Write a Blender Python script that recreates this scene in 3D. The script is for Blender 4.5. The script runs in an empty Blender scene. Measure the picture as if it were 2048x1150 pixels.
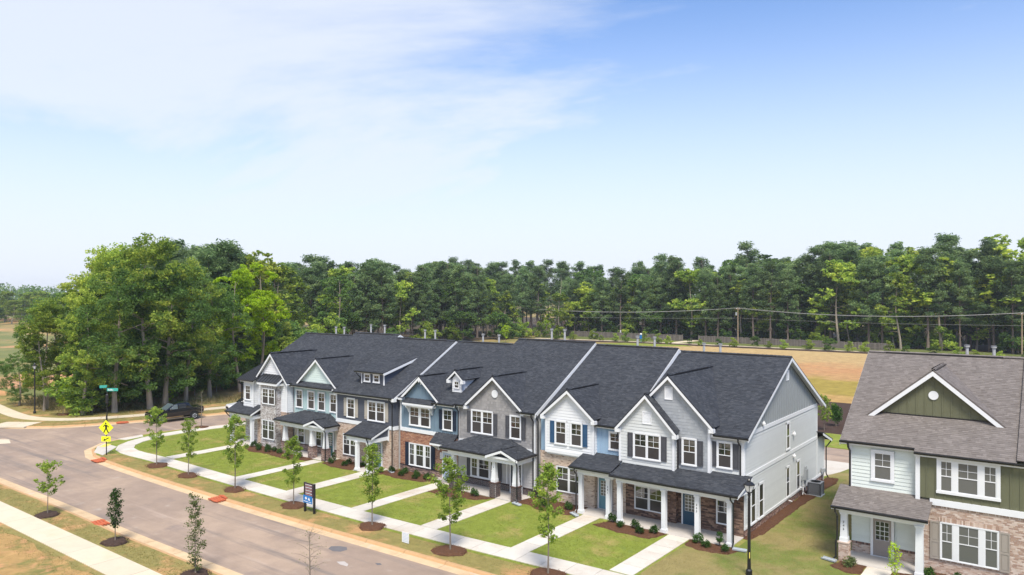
import bpy, math, random
import numpy as np
from mathutils import Vector, Matrix
random.seed(7)
R = math.radians
SC = bpy.context.scene
COL = SC.collection
# ------------------------------------------------------------------ camera
cam_d = bpy.data.cameras.new('camera')
cam_d.sensor_width = 36.0
cam_d.lens = 26.02
cam_d.shift_y = 0.0039
cam_d.clip_start = 0.1
cam_d.clip_end = 6000
cam = bpy.data.objects.new('camera', cam_d)
cam.location = (15.63, -43.19, 14.6)
cam.rotation_euler = (R(90), 0, R(37.28))
COL.objects.link(cam)
SC.camera = cam
# ------------------------------------------------------------------ sky
SUN_EL, SUN_ROT = R(57), R(137)          # high hazy sun in front of the houses, a little to the right
W = bpy.data.worlds.new('World')
SC.world = W
W.use_nodes = True
nt = W.node_tree
nt.nodes.clear()
def N(t, typ, **kw):
    n = t.nodes.new(typ)
    for k, v in kw.items():
        setattr(n, k, v)
    return n
out = N(nt, 'ShaderNodeOutputWorld')
bg = N(nt, 'ShaderNodeBackground')
bg.inputs[1].default_value = 0.15
sky = N(nt, 'ShaderNodeTexSky', sky_type='NISHITA')
sky.sun_disc = False
sky.sun_elevation = SUN_EL
sky.sun_rotation = SUN_ROT
sky.altitude = 100
sky.air_density = 1.0
sky.dust_density = 0.6
sky.ozone_density = 2.2
tc = N(nt, 'ShaderNodeTexCoord')
sep = N(nt, 'ShaderNodeSeparateXYZ')
nt.links.new(tc.outputs['Generated'], sep.inputs[0])
def mth(op, a, b=None, clamp=False):
    n = N(nt, 'ShaderNodeMath', operation=op)
    if op == 'MULTIPLY_ADD': n.inputs[2].default_value = -.38
    n.use_clamp = clamp
    for i, x in enumerate((a, b)):
        if x is None:
            continue
        if isinstance(x, (int, float)):
            n.inputs[i].default_value = x
        else:
            nt.links.new(x, n.inputs[i])
    return n.outputs[0]
# cloud layer: direction projected on a flat sheet high above
zc = mth('ADD', mth('MAXIMUM', sep.outputs[2], 0.0), 0.16)
px_ = mth('DIVIDE', sep.outputs[0], zc)
py_ = mth('DIVIDE', sep.outputs[1], zc)
cmb = N(nt, 'ShaderNodeCombineXYZ')
nt.links.new(px_, cmb.inputs[0]); nt.links.new(py_, cmb.inputs[1])
mp = N(nt, 'ShaderNodeMapping')
mp.inputs['Location'].default_value = (5.2, 0.4, 0)
mp.inputs['Rotation'].default_value = (0, 0, R(-20))
mp.inputs['Scale'].default_value = (0.55, 1.0, 1)
nt.links.new(cmb.outputs[0], mp.inputs[0])
nz = N(nt, 'ShaderNodeTexNoise')
nz.inputs['Scale'].default_value = 0.75
nz.inputs['Detail'].default_value = 9
nz.inputs['Roughness'].default_value = 0.6
nz.inputs['Distortion'].default_value = 0.6
nt.links.new(mp.outputs[0], nz.inputs[0])
# thicker cloud towards the west (-X), thinner to the north-east
az = mth('ADD', mth('MULTIPLY', sep.outputs[0], -0.42), mth('MULTIPLY', sep.outputs[1], -0.24))
dens = mth('ADD', mth('MULTIPLY', nz.outputs[0], 1.8), mth('MULTIPLY_ADD', az, 1.15))
cl = N(nt, 'ShaderNodeMapRange', interpolation_type='SMOOTHSTEP')
cl.inputs[1].default_value = 0.34
cl.inputs[2].default_value = 0.88
cl.inputs[3].default_value = 0.0
cl.inputs[4].default_value = 0.85
nt.links.new(dens, cl.inputs[0])
dens = mth('ADD', dens, mth('MULTIPLY', mth('SUBTRACT', mth('MINIMUM', sep.outputs[2], 0.4), 0.2), -1.4))
# milky veil low over the horizon
hz = N(nt, 'ShaderNodeMapRange', interpolation_type='SMOOTHSTEP')
hz.inputs[1].default_value = 0.0
hz.inputs[2].default_value = 0.40
hz.inputs[3].default_value = 0.97
hz.inputs[4].default_value = 0.0
nt.links.new(sep.outputs[2], hz.inputs[0])
cover = mth('MAXIMUM', cl.outputs[0], hz.outputs[0], True)
tint = N(nt, 'ShaderNodeMix', data_type='RGBA', blend_type='MULTIPLY')
tint.inputs[0].default_value = 1.0
tint.inputs[7].default_value = (.355, .402, .475, 1)
nt.links.new(sky.outputs[0], tint.inputs[6])
mixc = N(nt, 'ShaderNodeMix', data_type='RGBA')
nt.links.new(cover, mixc.inputs[0])
nt.links.new(tint.outputs[2], mixc.inputs[6])
mixc.inputs[7].default_value = (1.92, 2.04, 2.28, 1)
nt.links.new(mixc.outputs[2], bg.inputs[0])
nt.links.new(bg.outputs[0], out.inputs[0])
# ------------------------------------------------------------------ sun
sl = bpy.data.lights.new('sun', 'SUN')
sl.energy = 1.6
sl.angle = R(18)
sl.color = (1.0, 0.935, 0.83)
sun = bpy.data.objects.new('sun', sl)
# Nishita: rotation 0 puts the sun at +Y, positive rotates clockwise seen from above
sd = Vector((math.sin(SUN_ROT) * math.cos(SUN_EL), math.cos(SUN_ROT) * math.cos(SUN_EL), math.sin(SUN_EL)))
sun.rotation_euler = sd.to_track_quat('Z', 'Y').to_euler()
sun.location = (0, -30, 60)
COL.objects.link(sun)
# ------------------------------------------------------------------ exposure
SC.view_settings.view_transform = 'Standard'
SC.view_settings.look = 'None'
SC.view_settings.exposure = 1.62
SC.view_settings.gamma = 1
SC.view_settings.use_curve_mapping = False
SC.cycles.max_bounces = 5
SC.cycles.diffuse_bounces = 3
SC.cycles.glossy_bounces = 2
SC.cycles.transmission_bounces = 4
SC.cycles.transparent_max_bounces = 8
# ================================================================== helpers
def tag(o, label=None, cat=None, group=None, kind=None):
    if label: o['label'] = label
    if cat: o['category'] = cat
    if group: o['group'] = group
    if kind: o['kind'] = kind
    return o
def thing(name, label, cat, loc=(0, 0, 0), rz=0.0, group=None):
    o = bpy.data.objects.new(name, None)
    o.empty_display_size = 0.2
    o.location = loc
    o.rotation_euler = (0, 0, rz)
    COL.objects.link(o)
    return tag(o, label, cat, group)
def children(o):
    return [c for c in KIDS.get(o.name, [])]
KIDS = {}
def adopt(o, parent, world=True):
    o.parent = parent
    KIDS.setdefault(parent.name, []).append(o)
    if world and parent.type == 'EMPTY':
        o.matrix_parent_inverse = Matrix.Translation(-Vector(parent.location))
def mesh_obj(name, me, parent=None, world=True, kind=None):
    o = bpy.data.objects.new(name, me)
    COL.objects.link(o)
    if parent is not None:
        adopt(o, parent, world)
    if kind: o['kind'] = kind
    return o
def copy_tree(o, parent=None):
    c = o.copy()
    COL.objects.link(c)
    if parent is not None:
        c.parent = parent
        KIDS.setdefault(parent.name, []).append(c)
    for ch in list(KIDS.get(o.name, [])):
        copy_tree(ch, c)
    return c
def np_mesh(name, V, F, mats, midx=None, smooth=False):
    """V (n,3); F (m,k) all faces with k corners"""
    V = np.asarray(V, np.float32); F = np.asarray(F, np.int32)
    me = bpy.data.meshes.new(name)
    me.vertices.add(len(V)); me.vertices.foreach_set('co', V.ravel())
    m, k = F.shape
    me.loops.add(m * k); me.loops.foreach_set('vertex_index', F.ravel())
    me.polygons.add(m)
    me.polygons.foreach_set('loop_start', np.arange(0, m * k, k, dtype=np.int32))
    me.polygons.foreach_set('loop_total', np.full(m, k, np.int32))
    if midx is not None: me.polygons.foreach_set('material_index', np.asarray(midx, np.int32))
    me.polygons.foreach_set('use_smooth', np.full(m, bool(smooth)))
    for mt in (mats if isinstance(mats, (list, tuple)) else [mats]): me.materials.append(mt)
    me.update(calc_edges=True)
    return me
class MB:
    def __init__(s): s.v = []; s.f = []; s.m = []; s.cur = 0
    def add(s, vs, fs):
        b = len(s.v); s.v += [tuple(x) for x in vs]
        for f in fs: s.f.append(tuple(b + i for i in f)); s.m.append(s.cur)
    def quad(s, a, b, c, d): s.add((a, b, c, d), ((0, 1, 2, 3),))
    def hexa(s, p): s.add(p, ((0, 3, 2, 1), (4, 5, 6, 7), (0, 1, 5, 4), (1, 2, 6, 5), (2, 3, 7, 6), (3, 0, 4, 7)))
    def box(s, x0, x1, y0, y1, z0, z1):
        s.hexa([(x0, y0, z0), (x1, y0, z0), (x1, y1, z0), (x0, y1, z0), (x0, y0, z1), (x1, y0, z1), (x1, y1, z1), (x0, y1, z1)])
    def fbox(s, fr, a0, a1, b0, b1, c0, c1):
        s.hexa([fr(a, b, c) for c in (c0, c1) for a, b in ((a0, b0), (a1, b0), (a1, b1), (a0, b1))])
    def prism(s, pts, off):
        """closed polygon pts extruded by vector off"""
        n = len(pts); off = Vector(off)
        q = [tuple(Vector(p) + off) for p in pts]
        s.add(list(pts) + q, [tuple(range(n)), tuple(range(2 * n - 1, n - 1, -1))] + [(i, n + i, n + (i + 1) % n, (i + 1) % n) for i in range(n)])
    def tube(s, pts, rad, k=6, cap=True):
        pts = [Vector(p) for p in pts]
        rr = rad if isinstance(rad, (list, tuple)) else [rad] * len(pts)
        rings = []; up = None
        for i, p in enumerate(pts):
            t = (pts[min(i + 1, len(pts) - 1)] - pts[max(i - 1, 0)]).normalized()
            if up is None or abs(t.dot(up)) > .99:
                up = Vector((0, 0, 1)) if abs(t.z) < .9 else Vector((1, 0, 0))
            a = t.cross(up).normalized(); b = a.cross(t).normalized(); up = b
            rings.append([p + (a * math.cos(2 * math.pi * j / k) + b * math.sin(2 * math.pi * j / k)) * rr[i] for j in range(k)])
        vs = [v for r in rings for v in r]; fs = []
        for i in range(len(pts) - 1):
            for j in range(k):
                fs.append((i * k + j, i * k + (j + 1) % k, (i + 1) * k + (j + 1) % k, (i + 1) * k + j))
        if cap: fs += [tuple(range(k - 1, -1, -1)), tuple(range((len(pts) - 1) * k, len(pts) * k))]
        s.add(vs, fs)
    def lathe(s, prof, c=(0, 0, 0), k=16, axis='z'):
        vs = []; fs = []
        for r_, h in prof:
            for j in range(k):
                a = 2 * math.pi * j / k
                p = (r_ * math.cos(a), r_ * math.sin(a), h)
                if axis == 'y': p = (p[0], p[2], p[1])
                if axis == 'x': p = (p[2], p[0], p[1])
                vs.append((c[0] + p[0], c[1] + p[1], c[2] + p[2]))
        for i in range(len(prof) - 1):
            for j in range(k): fs.append((i * k + j, i * k + (j + 1) % k, (i + 1) * k + (j + 1) % k, (i + 1) * k + j))
        fs += [tuple(range(k - 1, -1, -1)), tuple(range((len(prof) - 1) * k, len(prof) * k))]
        s.add(vs, fs)
    def mesh(s, name, mats, smooth=False):
        me = bpy.data.meshes.new(name)
        me.from_pydata(s.v, [], s.f)
        for mt in (mats if isinstance(mats, (list, tuple)) else [mats]): me.materials.append(mt)
        if any(s.m): me.polygons.foreach_set('material_index', s.m)
        if smooth: me.polygons.foreach_set('use_smooth', [True] * len(s.f))
        me.update()
        return me
    def build(s, name, mats, parent=None, world=True, kind=None, smooth=False):
        return mesh_obj(name, s.mesh(name, mats, smooth), parent, world, kind)
def Front(Y):
    return lambda a, b, c: (a, Y - c, b)
def Right(X):
    return lambda a, b, c: (X + c, a, b)
def clip(poly, ax, lo, hi):
    for sgn, lim in ((1, lo), (-1, -hi)):
        o = []
        for i in range(len(poly)):
            p, q = poly[i], poly[(i + 1) % len(poly)]
            a, b = sgn * p[ax] - lim, sgn * q[ax] - lim
            if a >= 0: o.append(p)
            if (a > 0 and b < 0) or (a < 0 and b > 0):
                t = a / (a - b)
                o.append((p[0] + (q[0] - p[0]) * t, p[1] + (q[1] - p[1]) * t))
        poly = o
        if len(poly) < 3: return []
    return poly
def span(poly, ax, val):
    xs = []
    o = 1 - ax
    for i in range(len(poly)):
        p, q = poly[i], poly[(i + 1) % len(poly)]
        if (p[ax] - val) * (q[ax] - val) < 0:
            t = (val - p[ax]) / (q[ax] - p[ax]); xs.append(p[o] + (q[o] - p[o]) * t)
    return (min(xs), max(xs)) if len(xs) >= 2 else None
# ================================================================== materials
def s2l(c):
    return tuple(((x / 255 + .055) / 1.055) ** 2.4 if x > 10 else x / 255 / 12.92 for x in c)
MATS = {}
def mat(name, col, rough=.7, pal=None, noise=None, nscale=3.0, bump=0.0, bscale=40.0, spec=.3, metal=0.0, objvar=0.0, second=None, detail=5.0, stretch=None, ior=None, coat=0):
    """col: linear rgb. pal: colours picked per mesh island. second: (rgb, noise scale, lo, hi) patches of another colour."""
    m = bpy.data.materials.new(name); m.use_nodes = True
    t = m.node_tree; b = t.nodes['Principled BSDF']
    b.inputs['Roughness'].default_value = rough
    b.inputs['Specular IOR Level'].default_value = spec
    b.inputs['Metallic'].default_value = metal
    if ior: b.inputs['IOR'].default_value = ior
    if coat: b.inputs['Coat Weight'].default_value = coat; b.inputs['Coat Roughness'].default_value = .05
    geo = N(t, 'ShaderNodeNewGeometry')
    pos = geo.outputs['Position']
    if stretch:
        mpn = N(t, 'ShaderNodeMapping'); mpn.inputs['Scale'].default_value = stretch
        t.links.new(pos, mpn.inputs[0]); pos = mpn.outputs[0]
    c = None
    if pal:
        rp = N(t, 'ShaderNodeValToRGB'); rp.color_ramp.interpolation = 'CONSTANT'
        e = rp.color_ramp.elements
        while len(e) < len(pal): e.new(.5)
        for i, p in enumerate(pal): e[i].position = i / len(pal); e[i].color = (*p, 1)
        t.links.new(geo.outputs['Random Per Island'], rp.inputs[0]); c = rp.outputs[0]
    else:
        rgb = N(t, 'ShaderNodeRGB'); rgb.outputs[0].default_value = (*col, 1); c = rgb.outputs[0]
    for sec in (second or []):
        rgb2, sc_, lo, hi = sec[:4]
        pos2 = pos
        if len(sec) > 4:
            mp2 = N(t, 'ShaderNodeMapping'); mp2.inputs['Scale'].default_value = sec[4]; t.links.new(geo.outputs['Position'], mp2.inputs[0]); pos2 = mp2.outputs[0]
        nn = N(t, 'ShaderNodeTexNoise'); nn.inputs['Scale'].default_value = sc_; nn.inputs['Detail'].default_value = detail; nn.inputs['Roughness'].default_value = .62
        t.links.new(pos2, nn.inputs[0])
        mr = N(t, 'ShaderNodeMapRange', interpolation_type='SMOOTHSTEP'); mr.inputs[1].default_value = lo; mr.inputs[2].default_value = hi
        t.links.new(nn.outputs[0], mr.inputs[0])
        mx = N(t, 'ShaderNodeMix', data_type='RGBA'); t.links.new(mr.outputs[0], mx.inputs[0]); t.links.new(c, mx.inputs[6]); mx.inputs[7].default_value = (*rgb2, 1); c = mx.outputs[2]
    if noise or objvar:
        val = None
        if noise:
            nn = N(t, 'ShaderNodeTexNoise'); nn.inputs['Scale'].default_value = nscale; nn.inputs['Detail'].default_value = detail; nn.inputs['Roughness'].default_value = .65
            t.links.new(pos, nn.inputs[0])
            mr = N(t, 'ShaderNodeMapRange'); mr.inputs[1].default_value = .25; mr.inputs[2].default_value = .75; mr.inputs[3].default_value = 1 - noise; mr.inputs[4].default_value = 1 + noise
            t.links.new(nn.outputs[0], mr.inputs[0]); val = mr.outputs[0]
        if objvar:
            oi = N(t, 'ShaderNodeObjectInfo')
            mr2 = N(t, 'ShaderNodeMapRange'); mr2.inputs[3].default_value = 1 - objvar; mr2.inputs[4].default_value = 1 + objvar
            t.links.new(oi.outputs['Random'], mr2.inputs[0])
            if val is None: val = mr2.outputs[0]
            else:
                mm = N(t, 'ShaderNodeMath', operation='MULTIPLY'); t.links.new(val, mm.inputs[0]); t.links.new(mr2.outputs[0], mm.inputs[1]); val = mm.outputs[0]
        vm = N(t, 'ShaderNodeVectorMath', operation='SCALE'); t.links.new(c, vm.inputs[0]); t.links.new(val, vm.inputs['Scale']); c = vm.outputs[0]
    t.links.new(c, b.inputs['Base Color'])
    if bump:
        nn = N(t, 'ShaderNodeTexNoise'); nn.inputs['Scale'].default_value = bscale; nn.inputs['Detail'].default_value = 4
        t.links.new(pos, nn.inputs[0])
        bp = N(t, 'ShaderNodeBump'); bp.inputs['Strength'].default_value = bump; bp.inputs['Distance'].default_value = .02
        t.links.new(nn.outputs[0], bp.inputs['Height']); t.links.new(bp.outputs[0], b.inputs['Normal'])
    MATS[name] = m
    return m
def leafmat(name, cols, objvar=.25, nscale=.35, trans=.45):
    m = bpy.data.materials.new(name); m.use_nodes = True
    t = m.node_tree; t.nodes.clear()
    o = N(t, 'ShaderNodeOutputMaterial'); geo = N(t, 'ShaderNodeNewGeometry'); oi = N(t, 'ShaderNodeObjectInfo')
    nn = N(t, 'ShaderNodeTexNoise'); nn.inputs['Scale'].default_value = nscale; nn.inputs['Detail'].default_value = 3
    t.links.new(geo.outputs['Position'], nn.inputs[0])
    a = N(t, 'ShaderNodeMath', operation='MULTIPLY_ADD'); t.links.new(geo.outputs['Random Per Island'], a.inputs[0]); a.inputs[1].default_value = .45
    t.links.new(nn.outputs[0], a.inputs[2])
    sb = N(t, 'ShaderNodeMath', operation='SUBTRACT'); t.links.new(a.outputs[0], sb.inputs[0]); sb.inputs[1].default_value = .25
    rp = N(t, 'ShaderNodeValToRGB'); e = rp.color_ramp.elements
    while len(e) < len(cols): e.new(.5)
    for i, p in enumerate(cols): e[i].position = .15 + .7 * i / max(1, len(cols) - 1); e[i].color = (*p, 1)
    t.links.new(sb.outputs[0], rp.inputs[0])
    mr = N(t, 'ShaderNodeMapRange'); mr.inputs[3].default_value = 1 - objvar; mr.inputs[4].default_value = 1 + objvar
    t.links.new(oi.outputs['Random'], mr.inputs[0])
    vm = N(t, 'ShaderNodeVectorMath', operation='SCALE'); t.links.new(rp.outputs[0], vm.inputs[0]); t.links.new(mr.outputs[0], vm.inputs['Scale'])
    d = N(t, 'ShaderNodeBsdfDiffuse'); tr = N(t, 'ShaderNodeBsdfTranslucent'); mx = N(t, 'ShaderNodeMixShader'); mx.inputs[0].default_value = trans
    t.links.new(vm.outputs[0], d.inputs[0]); t.links.new(vm.outputs[0], tr.inputs[0])
    t.links.new(d.outputs[0], mx.inputs[1]); t.links.new(tr.outputs[0], mx.inputs[2]); t.links.new(mx.outputs[0], o.inputs[0])
    MATS[name] = m
    return m
white = mat('white_trim', (.74, .75, .76), .5, noise=.03, nscale=2)
white_lap = mat('white_siding', (.72, .73, .74), .6, noise=.03, objvar=.03, nscale=1.5)
gray_lap = mat('pale_gray_siding', (.59, .605, .595), .6, noise=.03, objvar=.03, nscale=1.5)
gray_bb = mat('gray_board_siding', (.30, .32, .325), .6, noise=.04)
gray_shake = mat('gray_shakes', (.3, .31, .33), .7, pal=[(0.329, 0.348, 0.366), (0.354, 0.372, 0.390), (0.378, 0.397, 0.415), (0.348, 0.366, 0.384)])
taupe_shake = mat('taupe_shakes', (.2, .19, .185), .7, pal=[(0.266, 0.255, 0.249), (0.301, 0.288, 0.280), (0.329, 0.315, 0.305), (0.280, 0.269, 0.263)])
warm_lap = mat('warm_gray_siding', (.43, .42, .42), .6, noise=.03, objvar=.03)
blue_bb = mat('blue_board_siding', (.165, .235, .295), .6, noise=.04)
sky_bb = mat('sky_blue_siding', (.30, .43, .56), .6, noise=.03)
charcoal_lap = mat('charcoal_siding', (.085, .093, .115), .6, noise=.05, objvar=.03)
mint_bb = mat('mint_siding', (.42, .55, .545), .6, noise=.03)
mint_lap = mat('mint_lap_siding', (.60, .70, .66), .6, noise=.03, objvar=.03)
pale_mint = mat('pale_mint_siding', (.66, .71, .67), .6, noise=.03, objvar=.03)
olive_bb = mat('olive_board_siding', (.135, .138, .082), .65, noise=.05)
cream_lap = mat('cream_siding', (.56, .54, .47), .6, noise=.03, objvar=.03)
PR = [(.034, .037, .044), (.042, .046, .054), (.050, .054, .062), (.038, .042, .050), (.058, .062, .070), (.045, .049, .058)]
shingle = mat('charcoal_shingles', (.05, .05, .06), .85, pal=PR, spec=.25, noise=.12, nscale=.6)
roof_base = mat('charcoal_roofing', (.038, .041, .049), .85, spec=.2)
PT = [(.150, .130, .118), (.165, .144, .131), (.180, .157, .144), (.157, .137, .125), (.195, .171, .157), (.171, .150, .136)]
shingle_t = mat('taupe_shingles', (.17, .15, .14), .85, pal=PT, spec=.25, noise=.10, nscale=.6)
roof_base_t = mat('taupe_roofing', (.14, .122, .112), .85, spec=.2)
black_metal = mat('black_metal', (.012, .012, .014), .35, spec=.5)
seam_metal = mat('dark_seam_metal', (.035, .037, .042), .35, spec=.5, metal=.3)
pipe_gray = mat('vent_pipe_gray', (.42, .42, .42), .5)
mortar = mat('pale_mortar', (.55, .50, .45), .9, noise=.08)
mortar_d = mat('dark_mortar', (.58, .55, .52), .9, noise=.08)
br_tan = mat('tan_bricks', (.4, .3, .2), .85, pal=[(.50, .36, .27), (.56, .43, .33), (.60, .48, .38), (.46, .33, .25), (.63, .52, .43), (.36, .24, .18), (.55, .40, .31)], noise=.12, nscale=12)
br_beige = mat('beige_bricks', (.4, .3, .2), .85, pal=[(.56, .43, .33), (.62, .49, .38), (.66, .55, .45), (.52, .39, .29), (.60, .47, .36), (.34, .24, .18), (.64, .52, .41)], noise=.12, nscale=12)
br_red = mat('red_bricks', (.3, .15, .1), .85, pal=[(.34, .155, .085), (.40, .20, .115), (.29, .12, .07), (.45, .25, .155), (.24, .10, .06), (.38, .18, .10)], noise=.15, nscale=12)
br_dark = mat('dark_bricks', (.06, .04, .04), .85, pal=[(.05, .035, .032), (.075, .05, .045), (.10, .062, .052), (.04, .03, .03), (.12, .075, .06)], noise=.15, nscale=12)
br_mix = mat('mottled_bricks', (.2, .1, .1), .85, pal=[(.22, .12, .09), (.30, .18, .14), (.12, .08, .07), (.38, .26, .21), (.17, .10, .08)], noise=.15, nscale=12)
br_gray = mat('washed_gray_bricks', (.4, .4, .4), .85, pal=[(.50, .47, .45), (.58, .56, .54), (.40, .36, .34), (.64, .62, .61), (.26, .22, .20), (.47, .43, .41), (.34, .30, .28)], noise=.15, nscale=8)
br_pink = mat('rose_tan_bricks', (.4, .3, .25), .85, pal=[(.50, .36, .28), (.56, .43, .345), (.62, .50, .42), (.44, .30, .225), (.59, .46, .375), (.38, .25, .19), (.65, .54, .46)], noise=.08, nscale=12)
ledge = mat('brown_ledgestone', (.1, .06, .04), .9, pal=[(0.123, 0.075, 0.058), (0.174, 0.109, 0.080), (0.094, 0.061, 0.049), (0.217, 0.138, 0.102), (0.275, 0.181, 0.131), (0.145, 0.093, 0.072), (0.080, 0.058, 0.052)], noise=.25, nscale=9, bump=.4, bscale=25)
ledge_back = mat('stone_backing', (.09, .062, .05), .95)
glass_up = mat('window_glass', (.022, .024, .024), .03, spec=.5, ior=2.0)
glass_lo = mat('screened_glass', (.045, .042, .042), .22, spec=.5, ior=1.5, objvar=.35)
blind = mat('window_blinds', (.125, .128, .118), .25, spec=.5, ior=1.55)
door_glass = mat('door_glass', (.17, .165, .14), .10, spec=.5, ior=1.6)
sh_dark = mat('charcoal_shutters', (.075, .076, .085), .6)
sh_navy = mat('navy_shutters', (.012, .022, .045), .5)
sh_blue = mat('blue_shutters', (.032, .085, .17), .55)
sh_tan = mat('tan_shutters', (.42, .38, .32), .6)
d_navy = mat('navy_door_paint', (.035, .085, .135), .4)
d_teal = mat('teal_door_paint', (.13, .27, .33), .4)
d_green = mat('deep_teal_door_paint', (.05, .14, .15), .4)
d_blue = mat('dusty_blue_door_paint', (.17, .28, .36), .4)
d_pale = mat('pale_blue_door_paint', (.42, .50, .62), .4)
d_dark = mat('charcoal_door_paint', (.03, .04, .055), .4)
d_taupe = mat('taupe_door_paint', (.30, .26, .235), .45)
steel = mat('brushed_steel', (.5, .5, .5), .3, metal=1)
concrete = mat('pale_concrete', (.60, .55, .475), .85, noise=.06, nscale=1.2, second=[((.52, .43, .34), .5, .47, .75), ((.66, .61, .53), 1.7, .55, .75)], bump=.15, bscale=60, objvar=.09)
concrete2 = mat('porch_concrete', (.52, .48, .44), .85, noise=.08, nscale=1.5)
concrete3 = mat('warm_concrete', (.62, .53, .39), .85, noise=.06, nscale=1.0, second=[((.62, .50, .33), .4, .5, .75)], objvar=.03)
gutter_m = mat('gutter_concrete', (.60, .435, .26), .85, noise=.12, nscale=1.3, second=[((.52, .33, .18), .8, .5, .75), ((.50, .44, .38), .5, .6, .8)], objvar=.05)
kerbmat = mat('clay_stained_concrete', (.50, .305, .15), .85, noise=.10, nscale=1.6, second=[((.52, .30, .15), .7, .48, .75)], objvar=.03)
asphalt = mat('dusty_asphalt', (.315, .234, .178), .9, noise=.13, nscale=.7, second=[((.40, .295, .215), .14, .46, .66), ((.43, .36, .295), .8, .58, .82), ((.24, .185, .155), .3, .54, .74), ((.225, .18, .15), .9, .53, .70, (.05, 1, 1)), ((.41, .31, .24), 1.3, .56, .72, (.04, 1, 1))], bump=.25, bscale=70, detail=9)
lawn_m = mat('lawn_soil', (.205, .245, .042), .95, noise=.22, nscale=1.4, second=[((.32, .265, .09), .45, .48, .70), ((.16, .20, .045), 1.1, .52, .74)], spec=.1, bump=.6, bscale=30, detail=9)
bare_m = mat('bare_clay_lawn', (.40, .25, .10), .95, noise=.22, nscale=1.2, second=[((.20, .185, .06), .5, .46, .62), ((.50, .27, .13), .8, .52, .70)], spec=.1, bump=.6, bscale=30, detail=9)
verge_m = mat('patchy_verge_soil', (.255, .215, .075), .95, noise=.2, nscale=1.6, second=[((.46, .265, .12), .45, .47, .66), ((.15, .17, .048), 1.3, .54, .76)], spec=.1, bump=.6, bscale=30, detail=9)
dry_m = mat('dry_lawn_soil', (.27, .22, .09), .95, noise=.15, nscale=1.2, second=[((.16, .19, .045), .22, .42, .60), ((.29, .215, .105), 1.1, .58, .8)], spec=.1, bump=.6, bscale=30, detail=9)
mulch_m = mat('pine_straw_mulch', (.115, .058, .034), .95, noise=.35, nscale=9, spec=.1, bump=.9, bscale=45, detail=9)
dmulch_m = mat('dark_bark_mulch', (.07, .045, .035), .95, noise=.35, nscale=7, spec=.1, bump=.8, bscale=45, detail=9)
ground_m = mat('field_soil', (.32, .235, .10), .95, noise=.2, nscale=.35, second=[((.17, .17, .05), .035, .47, .60), ((.52, .27, .12), .022, .54, .66)], spec=.1, bump=.5, bscale=10, detail=9)
field_m = mat('dry_field_soil', (.46, .32, .14), .95, noise=.22, nscale=.5, second=[((.50, .27, .125), .06, .46, .66), ((.29, .25, .07), .035, .46, .62)], spec=.1, bump=.5, bscale=10, detail=9, stretch=(.7, 1, 1))
def zoned_field():
    m = mat('zoned_field_soil', (.4, .3, .12), .95, spec=.1, bump=.6, bscale=6, detail=9)
    t = m.node_tree; b = t.nodes['Principled BSDF']
    g = N(t, 'ShaderNodeNewGeometry'); sp = N(t, 'ShaderNodeSeparateXYZ'); t.links.new(g.outputs['Position'], sp.inputs[0])
    n1 = N(t, 'ShaderNodeTexNoise'); n1.inputs['Scale'].default_value = .055; n1.inputs['Detail'].default_value = 9; n1.inputs['Roughness'].default_value = .68; t.links.new(g.outputs['Position'], n1.inputs[0])
    a = N(t, 'ShaderNodeMath', operation='MULTIPLY_ADD'); t.links.new(n1.outputs[0], a.inputs[0]); a.inputs[1].default_value = 62; t.links.new(sp.outputs[1], a.inputs[2])
    r_ = N(t, 'ShaderNodeMapRange'); r_.inputs[1].default_value = 62 + 31; r_.inputs[2].default_value = 146 + 31; t.links.new(a.outputs[0], r_.inputs[0])
    rp = N(t, 'ShaderNodeValToRGB'); e = rp.color_ramp.elements
    st = [(0, (.43, .27, .10)), (.07, (.42, .27, .10)), (.14, (.31, .235, .055)), (.27, (.33, .25, .06)), (.36, (.43, .26, .115)), (.52, (.46, .245, .115)), (.68, (.45, .31, .145)), (1, (.46, .33, .155))]
    while len(e) < len(st): e.new(.5)
    for i, (q, c) in enumerate(st): e[i].position = q; e[i].color = (*c, 1)
    t.links.new(r_.outputs[0], rp.inputs[0])
    n2 = N(t, 'ShaderNodeTexNoise'); n2.inputs['Scale'].default_value = .6; n2.inputs['Detail'].default_value = 8; n2.inputs['Roughness'].default_value = .7; t.links.new(g.outputs['Position'], n2.inputs[0])
    r2 = N(t, 'ShaderNodeMapRange'); r2.inputs[1].default_value = .3; r2.inputs[2].default_value = .7; r2.inputs[3].default_value = .72; r2.inputs[4].default_value = 1.2; t.links.new(n2.outputs[0], r2.inputs[0])
    v = N(t, 'ShaderNodeVectorMath', operation='SCALE'); t.links.new(rp.outputs[0], v.inputs[0]); t.links.new(r2.outputs[0], v.inputs['Scale']); t.links.new(v.outputs[0], b.inputs['Base Color'])
    return m
field_m = zoned_field()
grassy_m = mat('rough_grass_soil', (.13, .15, .045), .95, noise=.25, nscale=.6, spec=.1, detail=8)
sock_m = mat('orange_filter_sock', (.46, .115, .05), .8, noise=.15, nscale=6)
bark = mat('gray_bark', (.31, .26, .205), .95, noise=.3, nscale=3, stretch=(1, 1, .25))
bark_y = mat('young_bark', (.20, .165, .13), .9, noise=.2, nscale=8)
bark_p = mat('pine_bark', (.17, .13, .105), .95, noise=.3, nscale=3, stretch=(1, 1, .25))
wood_f = mat('weathered_fence_wood', (.235, .195, .165), .9, pal=[(.13, .11, .095), (.17, .145, .125), (.21, .18, .155), (.15, .128, .11)], noise=.12, nscale=1.0)
pole_m = mat('utility_pole_wood', (.30, .225, .15), .9, noise=.15)
wire_m = mat('overhead_wire', (.35, .34, .33), .6)
yellow = mat('fluorescent_yellow', (.80, .82, .02), .5)
sign_blue = mat('sign_blue', (.02, .18, .48), .5, noise=.15, nscale=3)
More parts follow.
